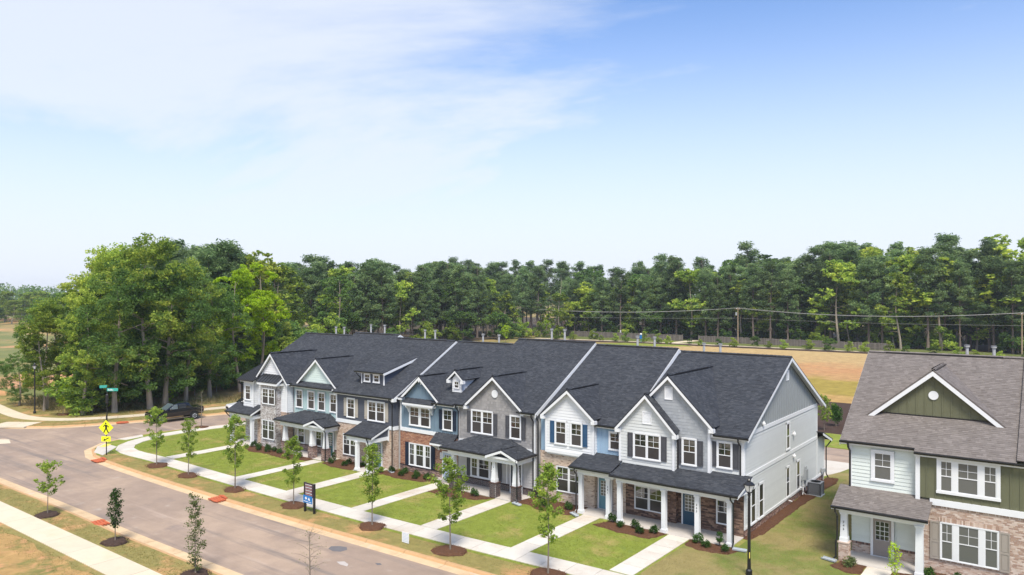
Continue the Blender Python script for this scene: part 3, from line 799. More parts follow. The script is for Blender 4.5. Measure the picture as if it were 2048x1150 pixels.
louvre(A, Front(-.7), -6.28, -5.62, 6.2, 6.98); louvre(A, Front(-.3), -4.93, -4.38, 7.82, 8.64)
window(A, Front(-.7), -6.92, -4.98, 3.94, 5.63, 2); shutter(A, Front(-.7), -7.31, -6.93, 4.0, 5.54, sh_dark); shutter(A, Front(-.7), -4.97, -4.59, 4.0, 5.54, sh_dark)
window(A, Front(-.3), -3.77, -2.77, 3.88, 5.6); shutter(A, Front(-.3), -4.10, -3.78, 3.95, 5.49, sh_dark); shutter(A, Front(-.3), -2.76, -2.38, 3.95, 5.49, sh_dark)
window(A, Front(0), -1.64, -.65, 3.94, 5.6); shutter(A, Front(0), -2.0 + .35 - .37, -1.65, 4.0, 5.52, sh_dark); shutter(A, Front(0), -.64, -.27, 4.0, 5.52, sh_dark)
gutter(A, (-1.72, -.35, 5.99), (.42, -.35, 5.99)); fascia(A, (-1.9, -.33, 5.98), (.4, -.33, 5.98))
downspout(A, [(-.2, -.42, 5.88), (-.2, -.40, 5.72), (-.17, -.08, 5.42), (-.17, -.08, 3.72)])
downspout(A, [(-3.86, -.95, 5.82), (-3.9, -.80, 5.65), (-4.0, -.40, 5.42), (-4.0, -.40, 3.62)])
# porch of A (and its front rooms)
stones(A, Front(0), rect(-7.85, -4.31, -.2, 3.0), ledge, ledge_back, [(-7.18, -5.12, .5, 2.05)])
stones(A, Front(0), rect(-2.92, 0, -.2, 3.0), ledge, ledge_back, [(-1.66, -.64, .58, 2.07)])
stones(A, Front(.3), rect(-4.31, -2.92, -.2, 3.0), ledge, ledge_back, [(-4.05, -2.92, 0, 2.15)])
stones(A, Right(-4.31), rect(0, .3, -.2, 3.0), ledge, mortar_d)
window(A, Front(-.02), -7.18, -5.12, .5, 2.05, 2, trim=.05, sill=False); window(A, Front(-.02), -1.66, -.64, .58, 2.07, trim=.05, sill=False)
door(A, Front(.27), -3.93, -3.02, .04, d_navy)
slab(A, -7.7, .0, -2.15, .3, .05)
shed_roof(A, -7.7, .52, -2.4, 3.08, .02, 3.70)
soffit(A, [(-7.6, -2.3, 2.88), (.45, -2.3, 2.88), (.45, 0, 2.88), (-7.6, 0, 2.88)])
beam(A, -7.45, .03, -2.06, -1.84, 2.62, 2.88); beam(A, -.2, .02, -1.84, -.0, 2.62, 2.88)
for x in (-7.22, -4.18, -2.05, -.1): post(A, x, -1.95, 0, 2.64, .27)
digits(A, '343', -2.05, -2.09, 2.15)
downspout(A, [(.12, -2.47, 3.0), (.12, -2.45, 2.82), (.16, -2.12, 2.5), (.16, -2.12, .30), (.2, -2.35, .10)])
# long side wall
S = Right(0)
zz = lambda y: min(6.0 + .4947 * (y + .35), 10.18 - .4947 * (y - 8.1)) - .14
lap(A, S, rect(0, 15.5, .62, 3.42), gray_lap); lap(A, S, rect(0, 15.5, 3.66, 5.90), gray_lap)
board(A, S, 0, 17.5, .45, .62, .0, .058, 'base_board'); board(A, S, 0, 15.5, 3.42, 3.66, .0, .058, 'band_board'); board(A, S, .2, 15.5, 5.90, 6.14, .0, .058, 'frieze_board')
batten(A, S, [(.75, 6.14), (15.6, 6.14), (8.1, zz(8.1))], gray_bb, .41)
bricks(A, S, rect(0, 17.5, -.2, .45), br_mix)
board(A, S, -.03, .12, .45, 5.9, .024, .062, 'corner_board'); board(A, S, 15.4, 15.52, .62, 5.9, .024, .062, 'corner_board')
for a, b in ((1.02, 1.96), (2.42, 3.40), (7.85, 8.72), (10.18, 11.1)):
    window(A, S, a, b, .56 if a > 5 else .48, 2.74, grid=(1, 1), trim=.12, upper=glass_up)
window(A, S, 7.9, 8.75, 3.82, 5.72, grid=(1, 1), trim=.12)
louvre(A, S, 8.0, 8.55, 8.55, 9.25)
for y_, z_ in ((3.2, 6.35), (9.5, 4.75), (9.55, 3.2)):
    b = MB(); b.lathe([(.02, -.12), (.11, -.10), (.12, .0), (.05, .10), (.03, .16)], (.12, y_, z_), 10); b.box(.0, .1, y_ - .05, y_ + .05, z_ - .05, z_ + .05); b.build('wall_lamp', plas_white, A)
core(A, -6, -.12, 15.4, 17.45, -.2, 3.2); lap(A, S, rect(15.5, 17.5, .62, 3.42), gray_lap); board(A, S, 17.38, 17.52, .62, 3.2, .024, .062, 'corner_board')
roof_plane(A, (.5, 18.0, 3.12), (-1, 0, 0), (0, -1, .34), rect(0, 6.5, 0, 2.75), False, 'porch_roof')
rake(A, (.5, 18.0, 3.06), (.5, 15.5, 3.91), None, (1, 0, 0), .17); gutter(A, (.52, 18.0, 3.1), (-6, 18.0, 3.1), (0, 1, 0))
downspout(A, [(.45, 18.05, 3.0), (.3, 17.75, 2.7), (.15, 17.62, 2.5), (.15, 17.62, .4), (.25, 17.8, .1)])
for x in (-6.2, -4.95): vent_pipe(A, x, 8.9, 9.6, 10.80)
# meters and pipes on the side wall
b = MB(); b.box(0, .22, 12.05, 12.5, 1.0, 1.75); b.box(0, .16, 12.15, 12.4, 1.78, 1.95); b.build('meter_box', util_gray, A)
b = MB(); b.tube([(.1, 12.25, 1.0), (.1, 12.25, .2)], .03); b.tube([(.08, 11.5, 1.15), (.08, 11.5, .15)], .03); b.box(0, .14, 11.4, 11.6, 1.1, 1.4); b.build('conduit', util_gray, A)
b = MB(); b.tube([(.02, 10.95, .72), (.18, 10.95, .72), (.2, 11.3, .3), (.3, 11.6, .1)], .035); b.tube([(.02, 11.35, .62), (.2, 11.35, .62), (.2, 11.2, .15)], .035); b.tube([(0, 8.6, .3), (.25, 8.6, .26)], .04); b.build('white_pipe', plas_white, A)
b = MB(); b.tube([(.02, 16.6, 1.0), (.2, 16.6, 1.0), (.2, 16.6, .1)], .035); b.box(.08, .34, 16.45, 16.75, .75, 1.0); b.build('gas_meter', util_gray, A)
# ---------------------------------------------------------------- B: white gable, blue shutters
B = house('white gabled townhouse with bright blue shutters and beige brick ground floor', -11, 5)
pB = (-.55, 5.75, .57)
core(B, -14.3, -8.0, .25, 13, -.2, 5.6); core(B, -13.8, -10.0, -.5, 1, 3.3, 6.0)
main_roof(B, [(-9.8, -7.62, -.55), (-14.6, -9.8, -.12)], pB, 7.6)
rake(B, (-7.6, .6, 6.40), (-7.6, 7.62, 10.36), None, (1, 0, 0), .34, .05); rake(B, (-7.6, 8.3, 10.0), (-7.6, 7.6, 10.38), None, (1, 0, 0), .3, .05)
batten(B, Front(-.2), rect(-14.5, -7.95, 3.4, 5.62), sky_bb, .42)
lap(B, Front(-.55), [(-13.86, 3.42), (-9.94, 3.42), (-9.94, 6.12), (-11.9, 7.80), (-13.86, 6.12)], white_lap)
lap(B, Right(-9.94), rect(-.55, -.2, 3.42, 5.7), white_lap)
core(B, -13.8, -10.0, -.45, .4, 3.4, 6.0)
gable(B, -11.9, 2.2, 6.09, 7.95, -.9, -.55, pB)
board(B, Front(-.55), -13.88, -9.92, 3.42, 3.64, .022, .064, 'band_board'); board(B, Front(-.55), -10.06, -9.92, 3.64, 6.1, .022, .062, 'corner_board'); board(B, Front(-.55), -13.88, -13.76, 3.64, 6.1, .022, .062, 'corner_board')
for a in (-13.07, -11.81): window(B, Front(-.55), a, a + 1.0, 4.05, 5.72)
shutter(B, Front(-.55), -13.45, -13.08, 4.13, 5.64, sh_blue); shutter(B, Front(-.55), -10.80, -10.43, 4.13, 5.64, sh_blue)
window(B, Front(-.2), -8.99, -8.02, 4.1, 5.36)
gutter(B, (-9.9, -.55, 5.74), (-7.98, -.55, 5.74)); fascia(B, (-9.8, -.53, 5.73), (-7.95, -.53, 5.73))
downspout(B, [(-8.1, -.6, 5.62), (-8.05, -.75, 5.3), (-8.05, -.75, 5.0)])
bricks(B, Front(-.35), rect(-14.45, -9.99, -.2, 3.30), br_beige, None, [(-13.04, -11.0, .78, 2.53)])
bricks(B, Front(0), rect(-9.99, -7.85, -.2, 3.2), br_beige, None, [(-9.9, -8.8, 0, 2.15)]); bricks(B, Right(-9.99), rect(-.35, 0, -.2, 3.2), br_beige)
soldier(B, Front(-.35), -14.45, -10.0, 3.30, .12, br_tan); soldier(B, Front(-.35), -13.1, -10.95, .69, .09, br_tan, 'brick_sill')
window(B, Front(-.37), -13.04, -11.0, .78, 2.53, 2, trim=.05, sill=False)
door(B, Front(-.03), -9.82, -8.91, .08, d_teal)
slab(B, -10.45, -7.75, -1.85, 0, .05)
shed_roof(B, -10.8, -7.72, -2.3, 3.19, -.18, 3.80, rake_r=False, rake_l=True)
soffit(B, [(-10.7, -2.2, 2.95), (-7.75, -2.2, 2.95), (-7.75, 0, 2.95), (-10.7, 0, 2.95)])
beam(B, -10.5, -7.8, -1.76, -1.54, 2.60, 2.90); beam(B, -10.4, -10.18, -1.54, -.36, 2.6, 2.9)
for x in (-10.27, -8.2): post(B, x, -1.65, 0, 2.62, .27)
digits(B, '341', -8.2, -1.79, 2.15)
downspout(B, [(-10.35, -2.37, 3.1), (-10.4, -2.3, 2.9), (-10.47, -1.95, 2.6), (-10.47, -1.95, .3), (-10.5, -2.15, .1)])
for x in (-11.4, -9.95): vent_pipe(B, x, 8.4, 9.8, 11.15)
# ---------------------------------------------------------------- C: taupe shake gable
Cc = house('taupe shingled townhouse with a wide gable, round vent and dark brick porch piers', -18, 5)
pC = (-.8, 6.02, .555)
core(Cc, -22.0, -14.85, .0, 13, -.2, 5.85)
main_roof(Cc, [(-15.9, -14.6, -.8), (-21.1, -15.9, -.4), (-22.15, -21.1, -.8)], pC, 7.4)
rake(Cc, (-14.58, -.8, 5.97), (-14.58, 7.42, 10.53), None, (1, 0, 0), .30, .05); rake(Cc, (-14.58, 8.2, 10.1), (-14.58, 7.4, 10.54), None, (1, 0, 0), .25, .05)
shakes(Cc, Front(-.45), rect(-22.05, -14.82, 3.36, 5.88), taupe_shake); shakes(Cc, Front(-.45), [(-21.3, 5.88), (-15.72, 5.88), (-18.5, 8.2)], taupe_shake)
lap(Cc, Right(-14.82), rect(-.45, -.1, .55, 5.9), warm_lap)
board(Cc, Front(-.45), -22.05, -14.8, 3.10, 3.36, .0, .05, 'band_board'); board(Cc, Front(-.45), -14.95, -14.79, .55, 5.88, .026, .06, 'corner_board'); board(Cc, Front(-.45), -22.07, -21.97, 3.36, 5.88, .026, .06, 'corner_board')
gable(Cc, -18.5, 2.83, 6.05, 8.39, -.77, -.45, pC)
round_vent(Cc, -18.47, -.45, 7.04, .29)
window(Cc, Front(-.45), -20.75, -18.61, 3.93, 5.72, 2, weights=[1, 1], mull=.12); window(Cc, Front(-.45), -17.07, -16.03, 3.91, 5.66)
for a in (-21.14, -18.60, -17.45, -16.02): shutter(Cc, Front(-.45), a, a + .37, 4.0, 5.57, sh_dark)
gutter(Cc, (-16.2, -.8, 6.0), (-14.62, -.8, 6.0)); gutter(Cc, (-22.3, -.8, 6.0), (-21.25, -.8, 6.0)); fascia(Cc, (-22.15, -.78, 5.99), (-21.2, -.78, 5.99)); fascia(Cc, (-15.9, -.78, 5.99), (-14.6, -.78, 5.99))
for x, y in ((-14.93, -.58), (-14.62, -.40)): downspout(Cc, [(x + .03, y - .3, 5.9), (x + .02, y - .28, 5.72), (x, y, 5.4), (x, y, .75), (x + .1, y - .12, .55), (x + .1, y - .12, .3), (x + .15, y - .35, .1)])
downspout(Cc, [(-22.0, -.9, 5.9), (-22.0, -.85, 5.7), (-22.0, -.56, 5.45), (-22.0, -.56, 3.35)])
lap(Cc, Front(-.45), rect(-22.05, -14.82, .55, 3.10), warm_lap)
bricks(Cc, Front(-.47), rect(-22.05, -14.8, -.2, .46), br_dark, mortar_d); soldier(Cc, Front(-.47), -22.05, -14.8, .46, .11, br_dark, 'brick_cap')
bricks(Cc, Right(-14.8), rect(-.47, -.1, -.2, .46), br_dark, mortar_d)
window(Cc, Front(-.45), -20.8, -18.2, .62, 2.13, 3, weights=[1, 1.75, 1], mull=.15)
shutter(Cc, Front(-.45), -21.16, -20.81, .64, 2.06, sh_dark); shutter(Cc, Front(-.45), -18.18, -17.82, .64, 2.06, sh_dark)
door(Cc, Front(-.47), -16.92, -16.01, .10, d_dark)
board(Cc, Front(-.45), -17.4, -17.3, .6, 2.9, .026, .05)
slab(Cc, -21.4, -14.95, -2.35, -.45, .05)
hip_porch(Cc, -21.95, -14.78, -2.65, 3.09, -.45, 3.80, -20.05, -16.95)
gable(Cc, -16.15, 1.42, 3.09, 3.62, -2.74, -2.45, (-2.65, 3.09, .3227), feet=(0, 0), board_d=.17)
lap(Cc, Front(-2.43), [(-17.3, 2.95), (-15.0, 2.95), (-16.15, 3.46)], warm_lap, .13)
gutter(Cc, (-21.97, -2.65, 3.08), (-17.6, -2.65, 3.08))
beam(Cc, -21.4, -14.97, -2.42, -2.2, 2.58, 2.90); beam(Cc, -15.2, -14.98, -2.2, -.47, 2.58, 2.90)
for x in (-21.05, -17.2, -15.3):
    pier(Cc, x, -2.08, -.1, 1.02, .54, br_dark, mortar_d); post(Cc, x, -2.1, 1.09, 2.6, .26, .10, .40)
digits(Cc, '339', -17.2, -2.24, 2.2)
downspout(Cc, [(-14.85, -2.72, 3.0), (-14.85, -2.7, 2.85), (-14.98, -2.42, 2.5), (-14.98, -2.42, .3), (-14.9, -2.6, .1)])
for x in (-19.3, -18.0): vent_pipe(Cc, x, 8.2, 9.8, 11.48)
# ---------------------------------------------------------------- D: blue boards over red brick
D = house('blue board-clad townhouse over red brick with a tiny white roof dormer', -25, 5)
core(D, -28.3, -22.1, .0, 13, -.2, 5.85)
main_roof(D, [(-23.85, -22.15, -.95), (-28.35, -23.85, -.44)], pC, 6.65)
batten(D, Front(-.5), rect(-28.3, -22.1, 3.56, 5.9), blue_bb, .41); batten(D, Front(-.5), [(-27.95, 5.9), (-23.92, 5.9), (-25.93, 7.70)], blue_bb, .41)
gable(D, -25.93, 2.13, 6.08, 7.89, -.86, -.5, pC, feet=(0, 0))
b = MB(); b.box(-25.99, -25.87, -.86, -.5, 7.38, 7.62); b.box(-25.98, -25.88, -.62, -.5, 7.15, 7.38); b.build('gable_bracket', white, D)
b = MB(); b.box(-28.3, -27.85, -.85, -.5, 5.80, 6.02); b.build('cornice_return', white, D)
roof_plane(D, (-28.32, -.9, 6.03), (1, 0, 0), (0, 1, .45), rect(0, .62, 0, .45), False, 'return_roof')
shed_roof(D, -27.6, -24.28, -1.05, 5.70, -.5, 6.02, rake_r=True, rake_l=True, g=False, name='window_hood')
b = MB(); b.box(-27.5, -24.35, -1.0, -.52, 5.42, 5.56); b.build('hood_board', white, D)
for x in (-27.28, -24.72):
    b = MB(); b.prism([(x - .06, -.52, 5.42), (x - .06, -.95, 5.42), (x - .06, -.95, 5.30), (x - .06, -.72, 5.15), (x - .06, -.62, 4.85), (x - .06, -.52, 4.80)], (.12, 0, 0)); b.build('hood_bracket', white, D)
window(D, Front(-.5), -27.28, -24.92, 3.78, 5.40, 2, mull=.22, trim=.10); window(D, Front(-.5), -23.62, -22.57, 3.8, 5.51)
shutter(D, Front(-.5), -23.98, -23.63, 3.87, 5.39, sh_navy); shutter(D, Front(-.5), -22.56, -22.22, 3.87, 5.39, sh_navy)
gutter(D, (-24.4, -.95, 5.92), (-22.1, -.95, 5.92)); fascia(D, (-23.9, -.93, 5.91), (-22.1, -.93, 5.91))
board(D, Front(-.5), -28.3, -24.1, 3.27, 3.56, .0, .07, 'band_board')
board(D, Front(-.5), -28.33, -28.2, 3.56, 5.9, .02, .05, 'corner_board')
bricks(D, Front(-.5), rect(-28.35, -22.1, .56, 3.27), br_red, None, [(-27.28, -24.86, .58, 2.4), (-23.65, -22.5, 0, 2.2)])
bricks(D, Front(-.52), rect(-28.35, -23.65, -.2, .47), br_mix); soldier(D, Front(-.53), -28.35, -23.65, .47, .10, br_dark, 'brick_cap')
window(D, Front(-.52), -27.28, -24.86, .58, 2.40, 3, weights=[1, 1.6, 1.05], trim=.07, mull=.20)
shutter(D, Front(-.5), -27.72, -27.29, .55, 2.41, sh_navy); shutter(D, Front(-.5), -24.85, -24.44, .55, 2.41, sh_navy)
door(D, Front(-.52), -23.52, -22.61, .06, d_pale)
b = MB(); b.fbox(Front(-.5), -23.92, -23.74, 1.52, 2.02, .0, .04); b.build('number_plaque', white, D); digits(D, '337', -23.83, -.54, 1.95, .08, .14)
b = MB(); b.lathe([(.03, 0), (.09, .05), (.09, .2), (.04, .26)], (-23.95, -.62, 2.2), 10); b.build('wall_lamp', plas_white, D)
slab(D, -24.3, -22.1, -1.3, -.5, .05)
shed_roof(D, -24.32, -22.1, -1.3, 2.88, -.5, 3.60, rake_l=True, rake_r=False, g=False)
soffit(D, [(-24.3, -1.25, 2.70), (-22.1, -1.25, 2.70), (-22.1, -.5, 2.70), (-24.3, -.5, 2.70)])
b = MB(); b.prism([(-24.2, -.52, 2.7), (-24.2, -1.15, 2.7), (-24.2, -1.1, 2.58), (-24.2, -.52, 2.2)], (.1, 0, 0)); b.build('hood_bracket', white, D)
# little dormer
DF = Front(.46)
lap(D, DF, [(-23.5, 6.55), (-22.52, 6.55), (-22.52, 7.72), (-23.02, 8.22), (-23.5, 7.72)], white_lap, .14)
lap(D, Right(-22.52), [(.46, 6.72), (2.25, 7.72), (.46, 7.72)], white_lap, .14)
core(D, -23.45, -22.56, .56, 1.6, 6.3, 7.7)
gable(D, -23.03, .86, 7.74, 8.47, .18, .46, pC, th=.04, feet=(1, 1), board_d=.16)
window(D, DF, -23.30, -22.74, 6.98, 7.58, trim=.05, sill=False, grid=(2, 1))
for x in (-26.1, -24.3): vent_pipe(D, x, 7.4, 9.3, 10.85)
# ---------------------------------------------------------------- E: charcoal lap, tan brick
E_ = house('charcoal lap-sided townhouse over tan brick with a wide shed dormer and tan plank shutters', -32, 5)
pE = (-1.35, 5.94, .56)
core(E_, -35.7, -28.7, -.3, 12, -.2, 5.8)
main_roof(E_, [(-35.85, -28.3, -1.35)], pE, 6.26)
rake(E_, (-28.28, -1.35, 5.89), (-28.28, 6.28, 10.16), None, (1, 0, 0), .26, .05); rake(E_, (-28.28, 7.0, 9.8), (-28.28, 6.26, 10.18), None, (1, 0, 0), .22, .05)
b = MB(); b.box(-28.6, -28.28, -1.34, -1.0, 5.62, 5.84); b.build('cornice_return', white, E_)
lap(E_, Front(-1.0), rect(-35.75, -28.6, 3.58, 5.82), charcoal_lap); lap(E_, Right(-28.6), rect(-1.0, -.45, 3.58, 6.0), charcoal_lap)
board(E_, Front(-1.0), -35.78, -28.58, 3.27, 3.58, .0, .06, 'band_board'); board(E_, Right(-28.6), -1.0, -.5, 3.27, 3.58, .0, .05, 'band_board')
board(E_, Front(-1.0), -28.72, -28.57, 3.58, 5.82, .024, .062, 'corner_board', charcoal_lap); board(E_, Front(-1.0), -35.78, -35.64, 3.27, 5.82, .024, .065, 'corner_board')
bricks(E_, Front(-1.0), rect(-35.75, -28.6, -.3, 3.27), br_tan, None, [(-34.8, -33.0, .54, 2.35), (-31.0, -29.9, 0, 2.15)]); bricks(E_, Right(-28.6), rect(-1.0, -.45, -.3, 3.27), br_tan)
soldier(E_, Front(-1.02), -34.85, -32.95, .45, .09, br_mix, 'brick_sill')
window(E_, Front(-1.0), -34.34, -33.28, 3.77, 5.48); window(E_, Front(-1.0), -31.69, -29.58, 3.77, 5.48, 2)
for a in (-34.72, -33.27, -32.07, -29.57): shutter(E_, Front(-1.0), a, a + .37, 3.87, 5.42, sh_tan, True)
window(E_, Front(-1.02), -34.8, -33.0, .54, 2.35, 2, trim=.06, sill=False)
door(E_, Front(-1.0), -30.89, -29.98, .05, d_blue)
gutter(E_, (-35.85, -1.35, 5.93), (-28.5, -1.35, 5.93)); fascia(E_, (-35.85, -1.33, 5.92), (-28.3, -1.33, 5.92))
downspout(E_, [(-28.75, -1.42, 5.82), (-28.75, -1.40, 5.66), (-28.7, -1.10, 5.36), (-28.7, -1.10, .3), (-28.65, -1.3, .1)])
shed_roof(E_, -32.33, -29.08, -3.0, 2.90, -1.0, 3.64, rake_l=True)
b = MB(); b.prism([(-29.24, -2.7, 2.72), (-29.24, -1.02, 2.72), (-29.24, -1.02, 3.44)], (.03, 0, 0)); b.build('gable_end_panel', charcoal_lap, E_)
beam(E_, -32.1, -29.2, -2.92, -2.70, 2.42, 2.72); beam(E_, -29.40, -29.2, -2.70, -1.0, 2.42, 2.72); board(E_, Front(-1.0), -29.35, -29.12, 2.35, 3.45, .0, .08)
soffit(E_, [(-32.2, -2.95, 2.715), (-29.2, -2.95, 2.715), (-29.2, -1.0, 2.715), (-32.2, -1.0, 2.715)])
for x in (-30.95, -29.55): post(E_, x, -2.82, 0, 2.44, .27)
slab(E_, -31.3, -29.2, -3.0, -1.0, .05)
downspout(E_, [(-29.6, -3.07, 2.8), (-29.55, -3.05, 2.65), (-29.45, -3.0, 2.4), (-29.38, -2.95, 1.9), (-29.38, -2.95, .2)])
# shed dormer
DE = Front(0)
lap(E_, DE, rect(-33.62, -30.75, 6.5, 7.62), charcoal_lap); lap(E_, Right(-30.75), [(0, 6.69), (3.6, 8.62), (0, 7.58)], charcoal_lap)
core(E_, -33.55, -30.8, .12, 1.5, 6.3, 7.55)
roof_plane(E_, (-34.13, -.32, 7.76), (1, 0, 0), (0, 1, .262), rect(0, 3.62, 0, 4.1), False, 'dormer_roof')
rake(E_, (-30.5, -.32, 7.71), (-30.5, 3.7, 8.76), None, (1, 0, 0), .20); fascia(E_, (-34.13, -.3, 7.74), (-30.5, -.3, 7.74), h=.15); gutter(E_, (-34.15, -.32, 7.75), (-30.6, -.32, 7.75))
board(E_, DE, -30.87, -30.72, 6.5, 7.6, .024, .062, 'corner_board'); board(E_, DE, -33.64, -33.52, 6.5, 7.6, .024, .062, 'corner_board')
for a in (-33.28, -32.12): window(E_, DE, a, a + .83, 6.80, 7.58, trim=.11, grid=(2, 1), upper=glass_up)
downspout(E_, [(-33.95, -.4, 7.6), (-33.8, -.3, 7.4), (-33.68, -.12, 7.2), (-33.68, -.12, 6.7)])
for x in (-32.9, -31.6): vent_pipe(E_, x, 7.1, 9.3, 11.02)
# ---------------------------------------------------------------- F: mint boards
F_ = house('pale mint townhouse with four upstairs windows and a hipped porch on mottled brick piers', -39, 5)
core(F_, -42.0, -35.8, -.2, 12, -.2, 5.85)
main_roof(F_, [(-36.3, -35.85, -1.1), (-42.2, -36.3, -.68)], pE, 6.73)
rake(F_, (-35.83, 6.2, 10.15), (-35.83, 6.75, 10.46), None, (1, 0, 0), .35); rake(F_, (-35.83, 7.6, 9.98), (-35.83, 6.73, 10.46), None, (1, 0, 0), .2)
batten(F_, Front(-.75), rect(-42.05, -35.82, 3.4, 6.0), mint_bb, .42); lap(F_, Front(-.75), [(-41.3, 6.25), (-35.9, 6.25), (-38.6, 8.44)], mint_lap)
gable(F_, -38.6, 2.8, 6.27, 8.59, -1.07, -.75, pE, feet=(0, 0))
shed_roof(F_, -42.0, -36.15, -1.25, 6.03, -.75, 6.38, name='pent_roof', rake_r=True, rake_l=True)
for a in (-41.78, -40.05, -38.58, -36.93): window(F_, Front(-.75), a, a + 1.04, 3.90, 5.60)
board(F_, Front(-.75), -35.88, -35.78, 3.4, 5.95, .04, .06, 'corner_board')
lap(F_, Front(-.75), rect(-42.05, -35.82, .66, 3.4), cream_lap)
bricks(F_, Front(-.77), rect(-42.05, -35.8, -.2, .56), br_mix); soldier(F_, Front(-.77), -42.05, -35.8, .56, .11, br_dark, 'brick_cap')
window(F_, Front(-.75), -41.5, -40.45, .66, 2.12); window(F_, Front(-.75), -39.75, -38.0, .66, 2.12, 2, mull=.12)
door(F_, Front(-.77), -37.32, -36.42, .10, d_green)
slab(F_, -42.0, -35.4, -2.4, -.75, .05)
hip_porch(F_, -42.5, -35.35, -2.65, 3.02, -.75, 3.76, -40.35, -36.95)
gable(F_, -36.75, 1.40, 3.0, 3.52, -2.74, -2.45, (-2.65, 3.02, .389), feet=(0, 0), board_d=.17)
lap(F_, Front(-2.43), [(-37.9, 2.88), (-35.6, 2.88), (-36.75, 3.37)], cream_lap, .13)
gutter(F_, (-42.52, -2.65, 3.01), (-38.15, -2.65, 3.01))
beam(F_, -41.9, -35.5, -2.42, -2.2, 2.48, 2.82); beam(F_, -35.75, -35.53, -2.2, -1.05, 2.48, 2.82)
for x in (-41.5, -37.62, -35.8):
    pier(F_, x, -2.12, -.1, 1.0, .56, br_mix, mortar_d); post(F_, x, -2.14, 1.07, 2.5, .26, .10, .40)
downspout(F_, [(-35.5, -2.72, 2.93), (-35.48, -2.68, 2.78), (-35.48, -2.46, 2.5), (-35.48, -2.46, .3), (-35.4, -2.6, .1)])
for x in (-40.8, -38.8): vent_pipe(F_, x, 7.5, 9.4, 11.3)
# ---------------------------------------------------------------- G: left corner house
G = house('white corner townhouse at the far end with a gray brick bay and dark metal roofs', -46, 5)
core(G, -49.2, -42.2, -.2, 12, -.2, 5.85, white_lap); core(G, -46.9, -42.35, -1.2, 1, 3.3, 6.1); core(G, -48.5, -47.0, -1.65, 1, 3.3, 5.9)
main_roof(G, [(-49.6, -42.15, -.68)], pE, 6.26)
lap(G, Front(-1.35), [(-46.95, 3.42), (-42.27, 3.42), (-42.27, 6.24), (-44.55, 8.60), (-46.95, 6.1)], white_lap); lap(G, Right(-42.27), rect(-1.35, -.75, 3.42, 6.2), white_lap)
gable(G, -44.55, 2.62, 6.15, 8.84, -1.67, -1.35, pE, feet=(0, 0))
board(G, Front(-1.35), -42.40, -42.24, 3.42, 6.2, .024, .062, 'corner_board'); board(G, Front(-1.35), -46.98, -46.85, 3.42, 6.0, .024, .062, 'corner_board')
bricks(G, Front(-1.35), rect(-47.0, -42.27, -.2, 3.30), br_tan); bricks(G, Right(-42.27), rect(-1.35, -.75, -.2, 3.3), br_tan); soldier(G, Front(-1.35), -43.3, -42.27, 3.30, .12, br_pink)
bricks(G, Front(-1.9), rect(-45.67, -43.25, -.2, 5.85), br_gray, None, [(-45.33, -43.31, 4.05, 5.54), (-45.31, -43.41, .79, 2.59)]); bricks(G, Right(-43.25), rect(-1.9, -1.35, -.2, 5.85), br_gray)
core(G, -45.6, -43.3, -1.78, -1.2, -.2, 5.8, br_gray)
soldier(G, Front(-1.9), -45.35, -43.3, 5.56, .20, br_gray); soldier(G, Front(-1.9), -45.35, -43.35, 2.61, .2, br_gray)
window(G, Front(-1.92), -45.33, -43.33, 4.05, 5.54, 2, trim=.06, sill=False); window(G, Front(-1.92), -45.31, -43.38, .79, 2.59, 2, trim=.06, sill=False)
def seam_roof(parent, x0, x1, ye, ze, yt, zt, n, name):
    b = MB(); b.prism([(x0, ye, ze), (x1, ye, ze), (x1, yt, zt), (x0, yt, zt)], (0, 0, -.05)); r_ = b.build(name, seam_metal, parent)
    for i in range(n + 1):
        x = x0 + .02 + (x1 - x0 - .04) * i / n; q = MB(); q.prism([(x - .02, ye, ze), (x + .02, ye, ze), (x + .02, yt, zt), (x - .02, yt, zt)], (0, 0, .05)); q.build('standing_seam', seam_metal, r_)
seam_roof(G, -45.95, -42.72, -2.22, 6.14, -1.36, 6.78, 7, 'bay_roof')
b = MB(); b.box(-45.9, -42.8, -2.18, -1.37, 5.86, 6.07); b.build('bay_fascia', white, G)
rake(G, (-42.71, -2.22, 6.09), (-42.71, -1.36, 6.73), None, (1, 0, 0), .2)
# left bay
lap(G, Front(-1.8), rect(-48.6, -46.9, 3.4, 6.05), white_lap); lap(G, Right(-46.9), rect(-1.8, -1.35, 3.4, 6.05), white_lap)
window(G, Front(-1.8), -48.29, -47.33, 4.12, 5.62)
board(G, Front(-1.8), -47.02, -46.88, 3.4, 6.0, .024, .062, 'corner_board')
seam_roof(G, -49.05, -46.35, -2.2, 6.16, 3.0, 8.50, 8, 'bay_roof'); fascia(G, (-49.05, -2.18, 6.12), (-46.4, -2.18, 6.12)); gutter(G, (-49.1, -2.2, 6.13), (-46.4, -2.2, 6.13))
rake(G, (-49.62, -.7, 6.25), (-49.62, 6.26, 10.15), None, (-1, 0, 0), .22)
downspout(G, [(-48.95, -2.27, 6.0), (-48.95, -2.2, 5.8), (-48.85, -1.9, 5.6), (-48.85, -1.9, 3.75)]); downspout(G, [(-48.66, -2.27, 6.0), (-48.66, -2.2, 5.8), (-48.62, -1.9, 5.6), (-48.62, -1.9, 3.75)])
bricks(G, Front(-.95), rect(-49.6, -47.0, -.2, 3.4), br_gray); board(G, Front(-.97), -47.5, -47.35, 0, 2.3, .0, .06)
shed_roof(G, -50.15, -46.0, -2.8, 3.06, -1.35, 3.74, rake_l=True)
beam(G, -50.0, -46.15, -2.46, -2.24, 2.52, 2.86); beam(G, -46.4, -46.17, -2.24, -1.37, 2.52, 2.86)
soffit(G, [(-50.05, -2.75, 2.865), (-46.1, -2.75, 2.865), (-46.1, -1.36, 2.865), (-50.05, -.98, 2.865)])
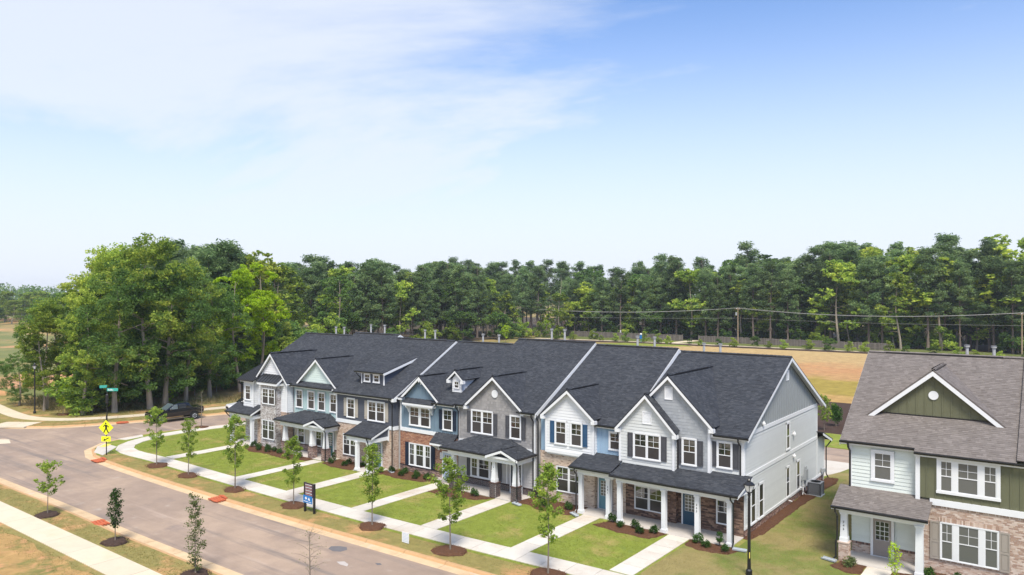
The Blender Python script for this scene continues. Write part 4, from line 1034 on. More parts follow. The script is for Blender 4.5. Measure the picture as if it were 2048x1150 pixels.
for x in (-49.7, -46.38): post(G, x, -2.35, 0, 2.54, .27)
slab(G, -49.9, -46.0, -2.55, -.95, .05)
downspout(G, [(-50.0, -2.87, 2.96), (-49.95, -2.8, 2.8), (-49.75, -2.55, 2.45)])
for x in (-45.7, -44.4): vent_pipe(G, x, 7.1, 9.3, 10.95)
# ---------------------------------------------------------------- H: separate house on the right
Hh = thing('townhouse', 'olive and pale mint house with taupe roof and tan brick front, apart on the right', 'townhouse', (11, 5, 0))
pH = (.65, 6.36, .62)
core(Hh, 5.66, 22, 1.62, 14, -.2, 6.2, pale_mint); core(Hh, 5.66, 9.05, 1.1, 2, 3.3, 6.2, pale_mint); core(Hh, 9.2, 22, .8, 2, -.2, 6.2, olive_bb)
main_roof(Hh, [(5.2, 8.9, .65), (8.9, 13.36, .42)], pH, 7.84, True, back_drop=4.4)
main_roof(Hh, [(13.36, 22, .42)], (.42, 6.36, .625), 8.1, True, back_drop=4.4)
rake(Hh, (5.18, .65, 6.3), (5.18, 7.84, 10.76), None, (-1, 0, 0), .22)
lap(Hh, Front(1.0), rect(5.62, 8.98, 3.6, 6.24), pale_mint); batten(Hh, Front(.7), rect(9.05, 22, 3.84, 6.2), olive_bb, .41)
board(Hh, Front(.7), 8.93, 9.14, 3.7, 6.2, .0, .05, 'corner_board'); board(Hh, Front(1.0), 5.60, 5.75, 3.6, 6.2, .024, .062, 'corner_board')
board(Hh, Front(.7), 9.6, 22, 3.52, 3.84, .0, .09, 'band_board')
bricks(Hh, Front(.7), rect(9.2, 22, -.2, 3.40), br_pink, None, [(10.06, 12.61, .78, 2.71)]); soldier(Hh, Front(.7), 9.3, 22, 3.40, .12, br_pink)
soldier(Hh, Front(.68), 10.0, 12.68, 2.72, .21, br_pink); soldier(Hh, Front(.68), 10.0, 12.68, .68, .10, br_pink, 'brick_sill')
window(Hh, Front(1.0), 6.73, 7.88, 4.26, 5.98, trim=.16, lower=blind, upper=blind)
window(Hh, Front(.7), 9.91, 12.68, 4.18, 6.04, 3, weights=[.51, .88, .52], trim=.17, mull=.24, lower=blind, upper=blind)
window(Hh, Front(.68), 10.06, 12.63, .78, 2.72, 3, weights=[.53, .93, .57], trim=.06, mull=.24, lower=blind, upper=blind, sill=False)
m_sh = mat('taupe_shutters', (.34, .30, .26), .6)
shutter(Hh, Front(.7), 9.62, 10.05, .75, 2.70, m_sh); shutter(Hh, Front(.7), 12.64, 13.06, .72, 2.68, m_sh)
gutter(Hh, (5.18, .65, 6.35), (8.88, .65, 6.35)); gutter(Hh, (8.9, .42, 6.21), (22, .42, 6.21)); fascia(Hh, (5.2, .67, 6.33), (8.9, .67, 6.33)); fascia(Hh, (8.9, .44, 6.19), (22, .44, 6.19))
gable(Hh, 9.47, 3.34, 7.56, 10.36, 2.58, 2.9, pH, True, feet=(0, 0), board_d=.26)
batten(Hh, Front(2.9), [(6.55, 7.70), (12.4, 7.70), (9.47, 10.12)], olive_bb, .41); board(Hh, Front(2.9), 6.5, 12.45, 7.66, 7.80, .015, .06, 'flashing', black_metal)
round_vent(Hh, 9.47, 2.9, 8.93, .24)
lap(Hh, Front(1.5), rect(5.62, 9.2, .62, 3.1), pale_mint); bricks(Hh, Front(1.48), rect(5.62, 9.2, -.2, .52), br_pink); soldier(Hh, Front(1.48), 5.62, 6.62, .52, .12, br_mix, 'brick_cap'); soldier(Hh, Front(1.48), 7.8, 9.2, .52, .12, br_mix, 'brick_cap')
bricks(Hh, Right(9.18), rect(.7, 1.5, -.2, 3.1), br_pink)
door(Hh, Front(1.44), 6.75, 7.66, .10, d_taupe, (3, 4), frame=.13, gl=car_glass)
shed_roof(Hh, 5.13, 9.72, -.9, 3.06, 1.0, 3.82, True, rake_r=False, rake_l=True)
soffit(Hh, [(5.3, -.8, 2.87), (9.5, -.8, 2.87), (9.5, .7, 2.87), (5.3, 1.5, 2.87)])
beam(Hh, 5.42, 9.5, -.50, -.26, 2.62, 2.88); beam(Hh, 5.43, 5.65, -.26, 1.5, 2.62, 2.88)
pier(Hh, 5.65, -.28, -.15, 1.0, .5, br_pink, mortar); post(Hh, 5.65, -.30, 1.07, 2.64, .30, .06, .42); post(Hh, 9.28, -.38, 0, 2.64, .32, .05, .42)
digits(Hh, '345', 5.65, -.47, 2.2)
slab(Hh, 5.6, 9.2, -.55, 1.5, .05)
downspout(Hh, [(5.62, .58, 6.22), (5.64, .62, 6.0), (5.66, .92, 5.75), (5.66, .92, 3.8)], .055)
downspout(Hh, [(5.32, -.97, 2.98), (5.34, -.95, 2.75), (5.36, -.62, 2.45), (5.36, -.62, 1.25), (5.3, -.66, 1.1), (5.3, -.66, .25), (5.15, -.72, .08)])
for x in (10.43, 11.79): vent_pipe(Hh, x, 9.0, 10.0, 11.37)
# ================================================================== the ground, roads and pavements
def sheet(name, pts, z, m, kind='structure', label=None):
    me = bpy.data.meshes.new(name); me.from_pydata([(p[0], p[1], z) for p in pts], [], [tuple(range(len(pts)))]); me.materials.append(m); me.update()
    o = bpy.data.objects.new(name, me); COL.objects.link(o); return tag(o, kind=kind)
def plinth(name, pts, z0, z1, m):
    b = MB(); b.prism([(p[0], p[1], z0) for p in pts], (0, 0, z1 - z0)); o = b.build(name, m); return tag(o, kind='structure')
def rough_poly0(pts, step=1.2, amp=.25):
    rr = random.Random(5); o = []
    for i, p in enumerate(pts):
        q = pts[(i + 1) % len(pts)]; n = max(1, int(math.dist(p, q) / step))
        for k in range(n): o.append((p[0] + (q[0] - p[0]) * k / n, p[1] + (q[1] - p[1]) * k / n + rr.uniform(-amp, amp)))
    return o
def offset_path(path, d):
    """polyline moved d to its left"""
    o = []
    for i, p in enumerate(path):
        a = Vector(path[max(0, i - 1)]); c = Vector(path[min(len(path) - 1, i + 1)])
        t = (c - a).normalized(); o.append((p[0] - t.y * d, p[1] + t.x * d))
    return o
def resample(path, step):
    out = [Vector(path[0])]; acc = 0.0
    pts = [Vector(p) for p in path]; pos = pts[0].copy(); i = 1; need = step
    while i < len(pts):
        dv = pts[i] - pos; L = dv.length
        if L >= need: pos = pos + dv * (need / L); out.append(pos.copy()); need = step
        else: need -= L; pos = pts[i].copy(); i += 1
    if (out[-1] - pts[-1]).length > .2: out.append(pts[-1])
    return [tuple(p) for p in out]
def smooth_path(path, n=2):
    for _ in range(n):
        q = [path[0]]
        for a, b in zip(path, path[1:]):
            q += [(a[0] * .75 + b[0] * .25, a[1] * .75 + b[1] * .25), (a[0] * .25 + b[0] * .75, a[1] * .25 + b[1] * .75)]
        q.append(path[-1]); path = q
    return path
def slabs(owner, path, width, pitch, m, z=.035, name='paving_slab', gap=.026):
    """concrete slabs along a path; path is one edge, slabs lie to its left"""
    p = resample(path, pitch); q = offset_path(p, width)
    for i in range(len(p) - 1):
        d = (Vector(p[i + 1]) - Vector(p[i])); d = d.normalized() * gap if d.length else d
        c = [(p[i][0] + d.x, p[i][1] + d.y), (p[i + 1][0], p[i + 1][1]), q[i + 1], (q[i][0] + d.x, q[i][1] + d.y)]
        b = MB(); b.prism([(x, y, -.08) for x, y in c], (0, 0, .08 + z + random.uniform(-.004, .004))); b.build(name, m, owner)
def kerb_run(name, path, m, side=1, seg=3.05, dropped=()):
    """kerb and gutter pan: path is the back of the kerb, road to its left (side=1)"""
    own = thing(name, None, None); own['kind'] = 'structure'
    p = resample(path, seg)
    prof = [(0, -.14), (0, .012), (.14, .012), (.20, -.015), (.26, -.115), (1.05, -.128), (1.05, -.20)]
    offs = [offset_path(p, side * a) for a, z in prof]
    for i in range(len(p) - 1):
        b = MB(); vs = []
        for j, (a, z) in enumerate(prof):
            A, B_ = Vector(offs[j][i]), Vector(offs[j][i + 1]); d = (B_ - A).normalized() * .03
            vs += [(A.x + d.x, A.y + d.y, z), (B_.x, B_.y, z)]
        k = len(prof)
        b.add(vs, [(2 * j, 2 * j + 1, 2 * j + 3, 2 * j + 2) for j in range(k - 1)] + [tuple(2 * j for j in range(k - 1, -1, -1)), tuple(2 * j + 1 for j in range(k))])
        b.m = [0, 0, 0, 0, 1, 0, 0, 0]
        b.build('kerb_segment', [m, gutter_m], own)
    return own
sheet('ground', [(-1600, -400), (900, -400), (900, 1900), (-1600, 1900)], -.17, ground_m)
KB = smooth_path([(60, -13.1), (20, -13.1), (-4, -13.2), (-14, -13.5), (-26, -13.8), (-40, -13.78), (-51, -13.5), (-55.2, -12.9), (-57.9, -11.4), (-59.4, -9.2), (-60.2, -5.6), (-59.6, -1.5), (-58.2, 3.2), (-52.6, 22.6)], 2)
FAR = smooth_path([(-120, -13.2), (-90, -13.1), (-79, -12.9), (-75.0, -11.6), (-71.6, -8.2), (-69.4, -3.2), (-68.3, -.6), (-66.3, 6.4), (-59.2, 31.0)], 2)
NEAR = smooth_path([(-110, -22.2), (-52, -22.15), (-38, -22.0), (-30, -22.2), (-19, -22.0), (10, -21.9), (60, -21.9)], 2)
road = [(60, -14.0)] + [q for q in offset_path(KB, -1.0)] + [(-52.2, 24), (-59.5, 31)] + [q for q in reversed(offset_path(FAR, -1.0))] + [(-140, -14), (-140, -21.2)] + [q for q in offset_path(NEAR, 1.0)] + [(60, -20.9)]
b = MB(); b.add([(x, y, -.125) for x, y in road], [tuple(range(len(road)))])
tag(b.build('road', asphalt), kind='structure')
alley = sheet('alley', [(-62, 24.2), (60, 24.2), (60, 30.4), (-62, 30.4)], -.121, asphalt)
kerb_run('kerb', KB, kerbmat, 1 if KB[1][0] < KB[0][0] and False else -1) if False else None
# road lies to the left of travel when walking the path; choose the side by construction
kerb_run('kerb', list(reversed(KB)), kerbmat, -1)
kerb_run('kerb', list(reversed(FAR)), kerbmat, 1)
kerb_run('kerb', NEAR, kerbmat, 1)
lawn = [q for q in KB] + [(-52.0, 24.2), (60, 24.2)]
plinth('lawn', lawn, -.16, .0, lawn_m)
plinth('lawn', [q for q in NEAR] + [(60, -60), (-110, -60)], -.16, .0, verge_m)
plinth('lawn', [q for q in FAR] + [(-58.6, 33), (-64, 36), (-73.5, 11), (-76, 2.2), (-79, -4.6), (-84, -6.2), (-98, -5.0), (-120, -3)], -.16, .0, verge_m)
# a drier lawn by the end house
sheet('lawn', [(-2.3, -8.6), (-2.3, -2.2), (.3, -1.6), (.3, 17.5), (-.5, 20.0), (2, 24), (9, 24), (9, 15), (5.5, 14), (5.5, -.3), (7, -3), (30, -5), (30, -13), (20, -12.9), (-1.5, -10.6)], .004, dry_m)
sheet('lawn', [q for q in KB[2:60] if q[0] < 30 and q[0] > -54 and q[1] < -12] + [(-54, -12.4), (-52, -11.6), (-37, -11.9), (-25, -11.95), (-14, -11.8), (-3, -11.15), (30, -10.8)], .004, verge_m)
sheet('lawn', rough_poly0([(-120, -26.1), (60, -26.0), (60, -60), (-120, -60)]), .005, bare_m)
# pavements
pav = thing('pavement', None, None); pav['kind'] = 'structure'
INNER = smooth_path([(40, -9.0), (10, -9.1), (-3.7, -9.36), (-14, -9.95), (-26, -10.15), (-38, -10.08), (-48, -9.8), (-53.0, -10.1), (-55.4, -9.2), (-56.9, -7.0), (-57.6, -4.0), (-57.4, 0), (-56.2, 5), (-50.8, 24)], 2)
slabs(pav, INNER, 1.52, 1.52, concrete)
fp = thing('pavement', None, None); fp['kind'] = 'structure'
slabs(fp, smooth_path([(-66.2, 24), (-70.3, 9.5), (-72.4, 1.2), (-74.4, -3.6), (-76.6, -6.6), (-80.5, -8.4), (-86, -8.2), (-98, -6.8), (-120, -5.5)], 2), 1.7, 1.6, concrete3)
slabs(fp, [(-76.2, -9.2), (-79.4, -11.6)], 3.0, 1.9, concrete3)
np_ = thing('pavement', None, None); np_['kind'] = 'structure'
slabs(np_, [(40, -23.75), (-110, -23.85)], 1.75, 3.0, concrete3, name='paving_slab')
# corner ramps
plinth('pavement', [(-57.6, -11.4), (-58.6, -10.3), (-56.0, -10.35), (-53.3, -12.8), (-55.2, -12.75)], -.1, .026, concrete)
plinth('pavement', [(-59.0, -6.4), (-60.05, -6.0), (-59.7, -8.6), (-58.6, -8.3)], -.1, .026, concrete)
tp = MB(); tp.prism([(-57.3, -11.35, .026), (-58.2, -10.45, .026), (-57.6, -10.1, .026), (-56.7, -11.0, .026)], (0, 0, .012)); tag(tp.build('tactile_plate', tactile), 'yellow tactile plate set in the corner ramp under the pedestrian sign', 'tactile paving')
# walks to the front doors
WALKS = [(-3.78, -2.46, -9.3, -2.15), (-9.95, -8.72, -9.75, -1.85), (-16.85, -15.55, -9.95, -2.35), (-23.2, -22.0, -10.1, -1.3), (-30.3, -29.0, -10.15, -3.0), (-36.9, -35.75, -10.1, -2.4), (-48.2, -46.95, -9.8, -2.55), (6.85, 8.05, -9.1, -.55)]
for x0, x1, ya, yb in WALKS:
    w = thing('front_walk', None, None); w['kind'] = 'structure'
    slabs(w, [(x1, ya + .02), (x1, yb)], x1 - x0, 1.25, concrete, .03)
plinth('pavement', [(-9, 18.2), (-.2, 18.2), (.5, 20.4), (1.2, 24.2), (-9, 24.2)], -.1, .02, concrete)
plinth('pavement', [(-50, 14), (-9.1, 18.2), (-9.1, 24.2), (-50, 24.2)], -.1, .018, concrete)
# road marks and repairs
sheet('road_patch', [(-18.6, -15.5), (-18.2, -15.15), (-17.75, -15.05), (-17.4, -15.3), (-17.45, -15.75), (-17.9, -15.95), (-18.4, -15.85)], -.120, patch_m)
sheet('road_patch', [(-14.6, -15.75), (-14.35, -15.6), (-14.1, -15.7), (-14.25, -15.9)], -.120, patch_m)
m_pale = mat('pale_road_stain', (.46, .41, .37), .9, noise=.1)
sheet('road_patch', [(-16.4, -16.9), (-16.1, -16.6), (-15.6, -16.75), (-15.4, -17.0), (-15.9, -17.05)], -.120, m_pale)
sheet('road_patch', [(-67.0, -16.3), (-69.9, -15.6), (-68.8, -14.9), (-66.6, -15.5)], -.119, concrete3)
# planting beds of pine straw
BEDS = [[(-7.9, -1.9), (-8.5, -3.3), (-6.5, -3.65), (-4.4, -3.6), (-3.85, -2.2), (-4.3, -2.05), (-7.5, -2.05)],
        [(-2.4, -2.2), (-2.35, -3.2), (-1.2, -3.65), (.35, -3.3), (.75, -1.9), (0, -2.05)],
        [(-14.4, -.3), (-14.4, -2.2), (-12.9, -2.75), (-10.7, -2.6), (-10.4, -1.8), (-10.5, -.35)],
        [(-15.2, -2.1), (-14.9, -2.6), (-14.4, -2.2), (-14.4, -.3), (-15, -.4)],
        [(-21.9, -2.2), (-21.95, -4.0), (-20.2, -4.1), (-17.8, -3.6), (-16.95, -2.4), (-21.4, -2.3)],
        [(-28.3, -.5), (-28.5, -2.4), (-26.6, -2.65), (-24.4, -2.4), (-23.4, -1.3), (-24.2, -.5)],
        [(-29.0, -1.0), (-29.0, -2.9), (-28.4, -2.6), (-28.3, -.5)],
        [(-35.3, -1.0), (-35.4, -2.9), (-33.6, -3.3), (-31.4, -3.1), (-31.2, -1.0)],
        [(-42.1, -2.3), (-42.3, -3.6), (-39.6, -3.9), (-37.2, -3.2), (-36.95, -2.4)],
        [(-46.0, -1.9), (-46.6, -3.1), (-44.4, -4.0), (-42.3, -3.6), (-42.0, -2.3), (-43.2, -1.8)],
        [(.02, -.2), (.4, -.2), (.7, 1.5), (.8, 9), (1.0, 12.2), (.7, 14), (1.2, 16.5), (.9, 18.2), (.02, 18)],
        [(5.5, -.5), (5.2, -1.6), (6.3, -2.2), (6.84, -1.9), (6.84, -.55)],
        [(8.06, -.55), (8.06, -1.6), (12, -1.3), (16, -1.2), (16, .7), (9.2, .7), (9.2, -.4)]]
def rough_poly(pts, step=.35, amp=.07, seed=1):
    rr = random.Random(seed); o = []
    for i, p in enumerate(pts):
        q = pts[(i + 1) % len(pts)]; n = max(1, int(math.dist(p, q) / step))
        for k in range(n):
            t = k / n; o.append((p[0] + (q[0] - p[0]) * t + rr.uniform(-amp, amp), p[1] + (q[1] - p[1]) * t + rr.uniform(-amp, amp)))
    return o
def mulch_patch(pts, m, h=.05, seed=1, name='planting_bed'):
    p = rough_poly(pts, seed=seed, amp=.07 if name == 'planting_bed' else .15, step=.28); cx = sum(q[0] for q in p) / len(p); cy = sum(q[1] for q in p) / len(p)
    b = MB(); n = len(p); inn = [(cx + (x - cx) * .86, cy + (y - cy) * .86) for x, y in p]
    b.add([(x, y, .003) for x, y in p] + [(x, y, h) for x, y in inn] + [(cx, cy, h + .02)], [(i, (i + 1) % n, n + (i + 1) % n, n + i) for i in range(n)] + [(n + i, n + (i + 1) % n, 2 * n) for i in range(n)])
    o = b.build(name, m); return tag(o, kind='structure')
for i, bd in enumerate(BEDS): mulch_patch(bd, mulch_m, .05, i)
RINGS = [(-5.9, -11.85, 1.25, mulch_m), (-12.3, -12.25, 1.2, mulch_m), (-19.07, -11.9, 1.1, mulch_m), (-26.73, -12.1, 1.1, mulch_m), (-33.59, -12.2, 1.05, mulch_m), (-40.2, -12.1, 1.1, mulch_m), (-45.6, -11.9, 1.2, mulch_m),
         (-37.77, -23.1, .95, dmulch_m), (-28.82, -22.9, .95, dmulch_m), (-20.4, -22.75, .95, dmulch_m), (-62.3 + 3.3, -.17, .9, mulch_m), (-79.6, -5.7, .8, mulch_m)]
RINGS = [(x, y, r_ * .88, m_) for x, y, r_, m_ in RINGS]
for i, (x, y, r_, m_) in enumerate(RINGS):
    mulch_patch([(x + r_ * (1 if i % 2 else .9) * math.cos(a), y + r_ * .8 * math.sin(a)) for a in [k * math.pi / 6 for k in range(12)]], m_, .12, 40 + i, 'mulch_ring')
# land behind the houses
sheet('field', [(-100, 62), (30, 60), (60, 62), (60, 146), (-20, 147), (-78, 146), (-110, 130), (-118, 100)], -.150, field_m)
sheet('planting_bed', [(-30, 38), (60, 37.5), (60, 61), (30, 62), (-30, 61)], -.146, dmulch_m)
sheet('grass_strip', [(-62, 30.8), (60, 30.8), (60, 38), (-62, 38)], -.142, lawn_m)
sheet('planting_bed', [(-118, 141), (-78, 146.5), (-20, 147), (60, 147), (60, 151.5), (-80, 151.8), (-116, 147)], -.144, dmulch_m)
sheet('path', [(-120, 146.5), (-80, 152), (60, 151.8), (60, 153.6), (-80, 154), (-121, 149)], -.140, concrete3)
sheet('grass_strip', [(-125, 150), (-80, 154.2), (60, 153.9), (60, 168), (-128, 172)], -.146, grassy_m)
sheet('path', [(-78, 153.9), (-74.8, 153.9), (-73.2, 172), (-76.5, 172)], -.136, concrete3)
sheet('grass_strip', [(-92, 136), (-74, 139), (-66, 144), (-70, 147.5), (-88, 146)], -.138, lawn_m)
sheet('forest_floor', [(-128, 168), (60, 164), (60, 300), (-260, 300), (-250, 130), (-150, 66), (-128, 100)], -.152, mat('leaf_litter', (.075, .055, .032), .95, noise=.3, nscale=.5))
sheet('meadow', [(-420, -10), (-96, -1), (-100, 30), (-140, 55), (-330, 60), (-600, 200), (-600, 40)], -.155, mat('meadow_soil', (.155, .17, .05), .95, noise=.2, nscale=.2, second=[((.24, .21, .07), .03, .48, .62), ((.48, .26, .125), .02, .53, .60)], detail=9))
# ================================================================== vegetation builders
def leaves_at(rng, C_, size, aspect=.6, up=.35, jitter=.4):
    """numpy leaf quads (diamonds) centred on C_ (n,3)"""
    n = len(C_)
    nrm = rng.normal(size=(n, 3)); nrm[:, 2] = np.abs(nrm[:, 2]) + up; nrm /= np.linalg.norm(nrm, axis=1)[:, None]
    t = rng.normal(size=(n, 3)); t -= nrm * (t * nrm).sum(1)[:, None]; t /= np.linalg.norm(t, axis=1)[:, None]
    b_ = np.cross(nrm, t)
    s_ = size * (1 + jitter * (rng.random(n) * 2 - 1)); L = (s_ * .5)[:, None] * t; Wd = (s_ * .5 * aspect)[:, None] * b_
    dro = nrm * (s_ * .12)[:, None]
    V = np.stack([C_ - L - dro, C_ + Wd + dro * .4, C_ + L - dro, C_ - Wd + dro * .4], 1).reshape(-1, 3)
    return V
def quads(n): return np.arange(4 * n).reshape(n, 4)
def clumps(rng, centers, radii, per, flat=.7):
    out = []
    for c, r in zip(centers, radii):
        p = rng.normal(size=(per, 3)); p /= np.linalg.norm(p, axis=1)[:, None]
        p *= (rng.random(per) ** .45)[:, None] * r; p[:, 2] *= flat
        out.append(p + c)
    return np.concatenate(out)
def limb_mesh(rng, H, r0, tips, lean=(0, 0), trunk_to=1.0, k=7, wob=.02, start=.25):
    b = MB(); n = 7
    pts = []; ph = rng.random() * 6
    for i in range(n + 1):
        t = i / n; pts.append((lean[0] * t * H + math.sin(t * 5 + ph) * wob * H, lean[1] * t * H + math.cos(t * 4 + ph) * wob * H, t * H * trunk_to - (.15 if i == 0 else 0)))
    b.tube(pts, [r0 * (1.25 if i == 0 else 1 - .88 * i / n) for i in range(n + 1)], k)
    P = [Vector(p) for p in pts]
    for tp in tips:
        tp = Vector(tp); hz_ = max(start * H, min(tp.z - .25 * math.hypot(tp.x, tp.y), H * trunk_to * .95)); f = hz_ / (H * trunk_to) * n; i = min(int(f), n - 1)
        s_ = P[i].lerp(P[i + 1], f - i); m = s_.lerp(tp, .5) + Vector((0, 0, .06 * (tp - s_).length)); rr = r0 * (1 - .88 * f / n) * .42 + .004
        b.tube([tuple(s_), tuple(m), tuple(tp)], [rr, rr * .65, rr * .25], 5, False)
    return b
def tree_thing(name, label, cat, trunk_me, crown_me, loc, rz=0, sc=1.0, group=None):
    t = thing(name, label, cat, loc, rz, group); t.scale = (sc, sc, sc) if not isinstance(sc, tuple) else sc
    for nm, me in (('trunk', trunk_me), ('crown', crown_me)):
        o = mesh_obj(nm, me, t, False)
    return t
def hardwood(seed, H, Rw, base, nl, per, leaf, lm, shape=1.0, r0=.3, bm=None, clump=.95):
    rng = np.random.default_rng(seed)
    cen = []; rad = []
    # lobes round the trunk, then leaf clumps over every lobe
    while len(cen) < nl:
        t = rng.random() ** .8; zc_ = base + (1 - base) * t
        prof = math.sin(math.pi * min(1, max(.06, (t * .86 + .12)) ** shape)) ** .7
        a = rng.random() * 6.283; d = Rw * prof * (.35 + .65 * rng.random() ** .5)
        cen.append((d * math.cos(a), d * math.sin(a), zc_ * H)); rad.append(Rw * rng.uniform(.22, .38))
    cen = np.array(cen); rad = np.array(rad)
    sub = []; subr = []
    for c, r in zip(cen, rad):
        m = int(7 * (r / (Rw * .3)) ** 2) + 3
        p = rng.normal(size=(m, 3)); p /= np.linalg.norm(p, axis=1)[:, None]; p[:, 2] = p[:, 2] * .75 + .08
        sub.append(c + p * r); subr += [r * .48 * clump] * m
    sub = np.concatenate(sub)
    C_ = clumps(rng, sub, subr, per, .65)
    C_ = C_[C_[:, 2] > .05 * H]
    V = leaves_at(rng, C_, leaf)
    crown = np_mesh('crown', V, quads(len(C_)), MATS[lm])
    tips = [tuple(c) for c in cen[::2]]
    trunk = limb_mesh(rng, H, r0, tips, (rng.uniform(-.03, .03), rng.uniform(-.03, .03)), .9, start=min(.5, base + .05)).mesh('trunk', bm or bark)
    return trunk, crown
def pine(seed, H, base=.34, nb=58, Rw=3.5, leaf=.66):
    rng = np.random.default_rng(seed); cen = []; rad = []; tips = []
    for i in range(nb):
        t = (i + rng.random()) / nb; zc_ = H * (base + (1.0 - base) * t)
        Lb = Rw * (1 - .25 * t) * (math.sin(math.pi * (.2 + .74 * t)) ** .6) * rng.uniform(.55, 1.15)
        a = rng.random() * 6.283
        for f in (.45, .75, 1.0):
            if f < .7 and rng.random() < .35: continue
            cen.append((Lb * f * math.cos(a), Lb * f * math.sin(a), zc_ + .15 * Lb * f + rng.uniform(-.7, .7))); rad.append(rng.uniform(.8, 1.4))
        tips.append((Lb * .8 * math.cos(a), Lb * .8 * math.sin(a), zc_ + .1 * Lb))
    C_ = clumps(rng, np.array(cen), rad, 54, .66)
    V = leaves_at(rng, C_, leaf, .27, .5)
    # a few bare dead stubs lower on the bole
    for i in range(7):
        a = rng.random() * 6.28; l_ = rng.uniform(.6, 1.8); tips.append((l_ * math.cos(a), l_ * math.sin(a), H * rng.uniform(.12, max(.2, base))))
    trunk = limb_mesh(rng, H, .27, tips, (rng.uniform(-.025, .025), rng.uniform(-.025, .025)), .985, 7, .006, .2).mesh('trunk', bark_p)
    return trunk, np_mesh('crown', V, quads(len(C_)), leaf_pine)
# ------------------------------------------------------------------ young street trees
def young_tree(seed, H, Rw, base, n, leaf, lm, cols=False, gap=None, bare=False):
    rng = np.random.default_rng(seed); cen = []; rad = []; tips = []
    nb = 26 if not bare else 30
    for i in range(nb):
        t = i / nb; z_ = H * (base + (1 - base) * t * .98)
        if gap and gap[0] < z_ / H < gap[1]: continue
        L_ = Rw * (math.sin(math.pi * (.16 + .80 * t)) ** .8 if not cols else .5 + .5 * math.sin(math.pi * (.15 + .8 * t))) * rng.uniform(.55, 1.25)
        a = i * 2.4 + rng.uniform(-.6, .6)
        e = (L_ * math.cos(a), L_ * math.sin(a), z_ + L_ * (.7 if not bare else 1.0)); tips.append(e)
        for f in (.55, 1.0): cen.append((e[0] * f, e[1] * f, z_ + (e[2] - z_) * f)); rad.append(rng.uniform(.16, .30) * (H / 5) ** .5)
    b = limb_mesh(rng, H, (.034 if not bare else .06) * (H / 5) + .012, tips, (0, 0), .97, 6, .004, base * .9)
    tr = b.mesh('trunk', bark_y)
    cen = np.array(cen)
    C_ = clumps(rng, cen, rad, max(4, n // len(cen)), .9)
    return tr, np_mesh('crown', leaves_at(rng, C_, leaf, .65), quads(len(C_)), MATS[lm])
SG = 'young maples along the sidewalk'
ys = [young_tree(s_, 5.2, r_, .30, 2700, .125, 'maple_leaves', gap=g) for s_, r_, g in ((1, .75, None), (2, .90, (.44, .48)), (3, .62, None), (4, .72, (.50, .58)), (5, .80, (.68, .72)), (6, .66, (.40, .46)), (7, .85, (.55, .62)))]
ST = [(-5.9, -11.85, 5.7, 5, .95, 'tallest thin young maple nearest the lamp post, loose crown over the sidewalk'),
      (-12.3, -12.25, 5.2, 1, 1.1, 'young maple with a broad spade-shaped crown beside the small white yard sign'),
      (-19.07, -11.9, 5.1, 2, 1.0, 'slim young maple between the dark board sign and white yard sign'),
      (-26.73, -12.1, 4.7, 3, 1.0, 'young maple just left of the dark two-post board sign'),
      (-33.59, -12.2, 5.4, 0, 1.0, 'young maple in front of the gray brick bay of the corner house'),
      (-40.2, -12.1, 4.5, 4, .95, 'young maple beside the walk to the corner house, second from the corner'),
      (-45.6, -11.9, 4.8, 6, 1.05, 'sparse young maple nearest the street corner in front of the black pickup')]
for i, (x, y, h, v, w_, lab) in enumerate(ST):
    tree_thing('street_tree', lab, 'tree', *ys[v], (x, y, .03), i * 1.3 + .4, (h / 5.2 * w_, h / 5.2 * w_, h / 5.2), SG)
tr, cr = young_tree(21, 3.3, .85, .38, 800, .16, 'maple_leaves', gap=(.60, .76)); tree_thing('young_tree', 'young maple with two tufts of leaves beside the near curb', 'tree', tr, cr, (-37.77, -23.1, .03), .3)
tr, cr = young_tree(22, 3.0, .34, .28, 1300, .11, 'hornbeam_leaves', True); tree_thing('young_tree', 'dark green pointed young tree in the near verge', 'tree', tr, cr, (-28.82, -22.9, .03))
tr, cr = young_tree(23, 4.15, .36, .06, 1500, .10, 'pear_leaves', True); tree_thing('young_tree', 'tall pale narrow young tree at the lower picture edge in the near verge', 'tree', tr, cr, (-20.4, -22.75, .03))
tr, cr = young_tree(24, 3.5, .85, .36, 800, .2, 'lime_leaves'); tree_thing('young_tree', 'bright young tree between the far lamp post and the wood edge', 'tree', tr, cr, (-79.6, -5.7, .03))
tr, cr = young_tree(25, 3.0, .75, .12, 700, .2, 'lime_leaves'); tree_thing('young_tree', 'small bright sapling on the bank behind the black pickup', 'tree', tr, cr, (-78.8, 6.7, -.1))
tr, cr = young_tree(26, 4.0, .75, .2, 24, .07, 'pear_leaves', bare=True); tree_thing('bare_sapling', 'leafless sapling on the verge in front of the black pickup', 'tree', tr, cr, (-59.0, -.17, .03))
tr, cr = young_tree(27, 4.0, .8, .35, 10, .05, 'pear_leaves', bare=True); tree_thing('bare_sapling', 'leafless sapling standing at the lower edge in front of the street', 'tree', tr, cr, (-11.5, -22.4, .03))
tr, cr = young_tree(28, 3.6, .95, .25, 800, .18, 'maple_leaves'); tree_thing('young_tree', 'young tree in the dark mulch bed between the end house and the right house', 'tree', tr, cr, (-5.6, 39.4, -.14))
tr, cr = young_tree(29, 1.9, .28, .15, 500, .09, 'lime_leaves', True); tree_thing('young_tree', 'little bright columnar tree in front of the right house porch', 'tree', tr, cr, (8.4, -1.9, 0))
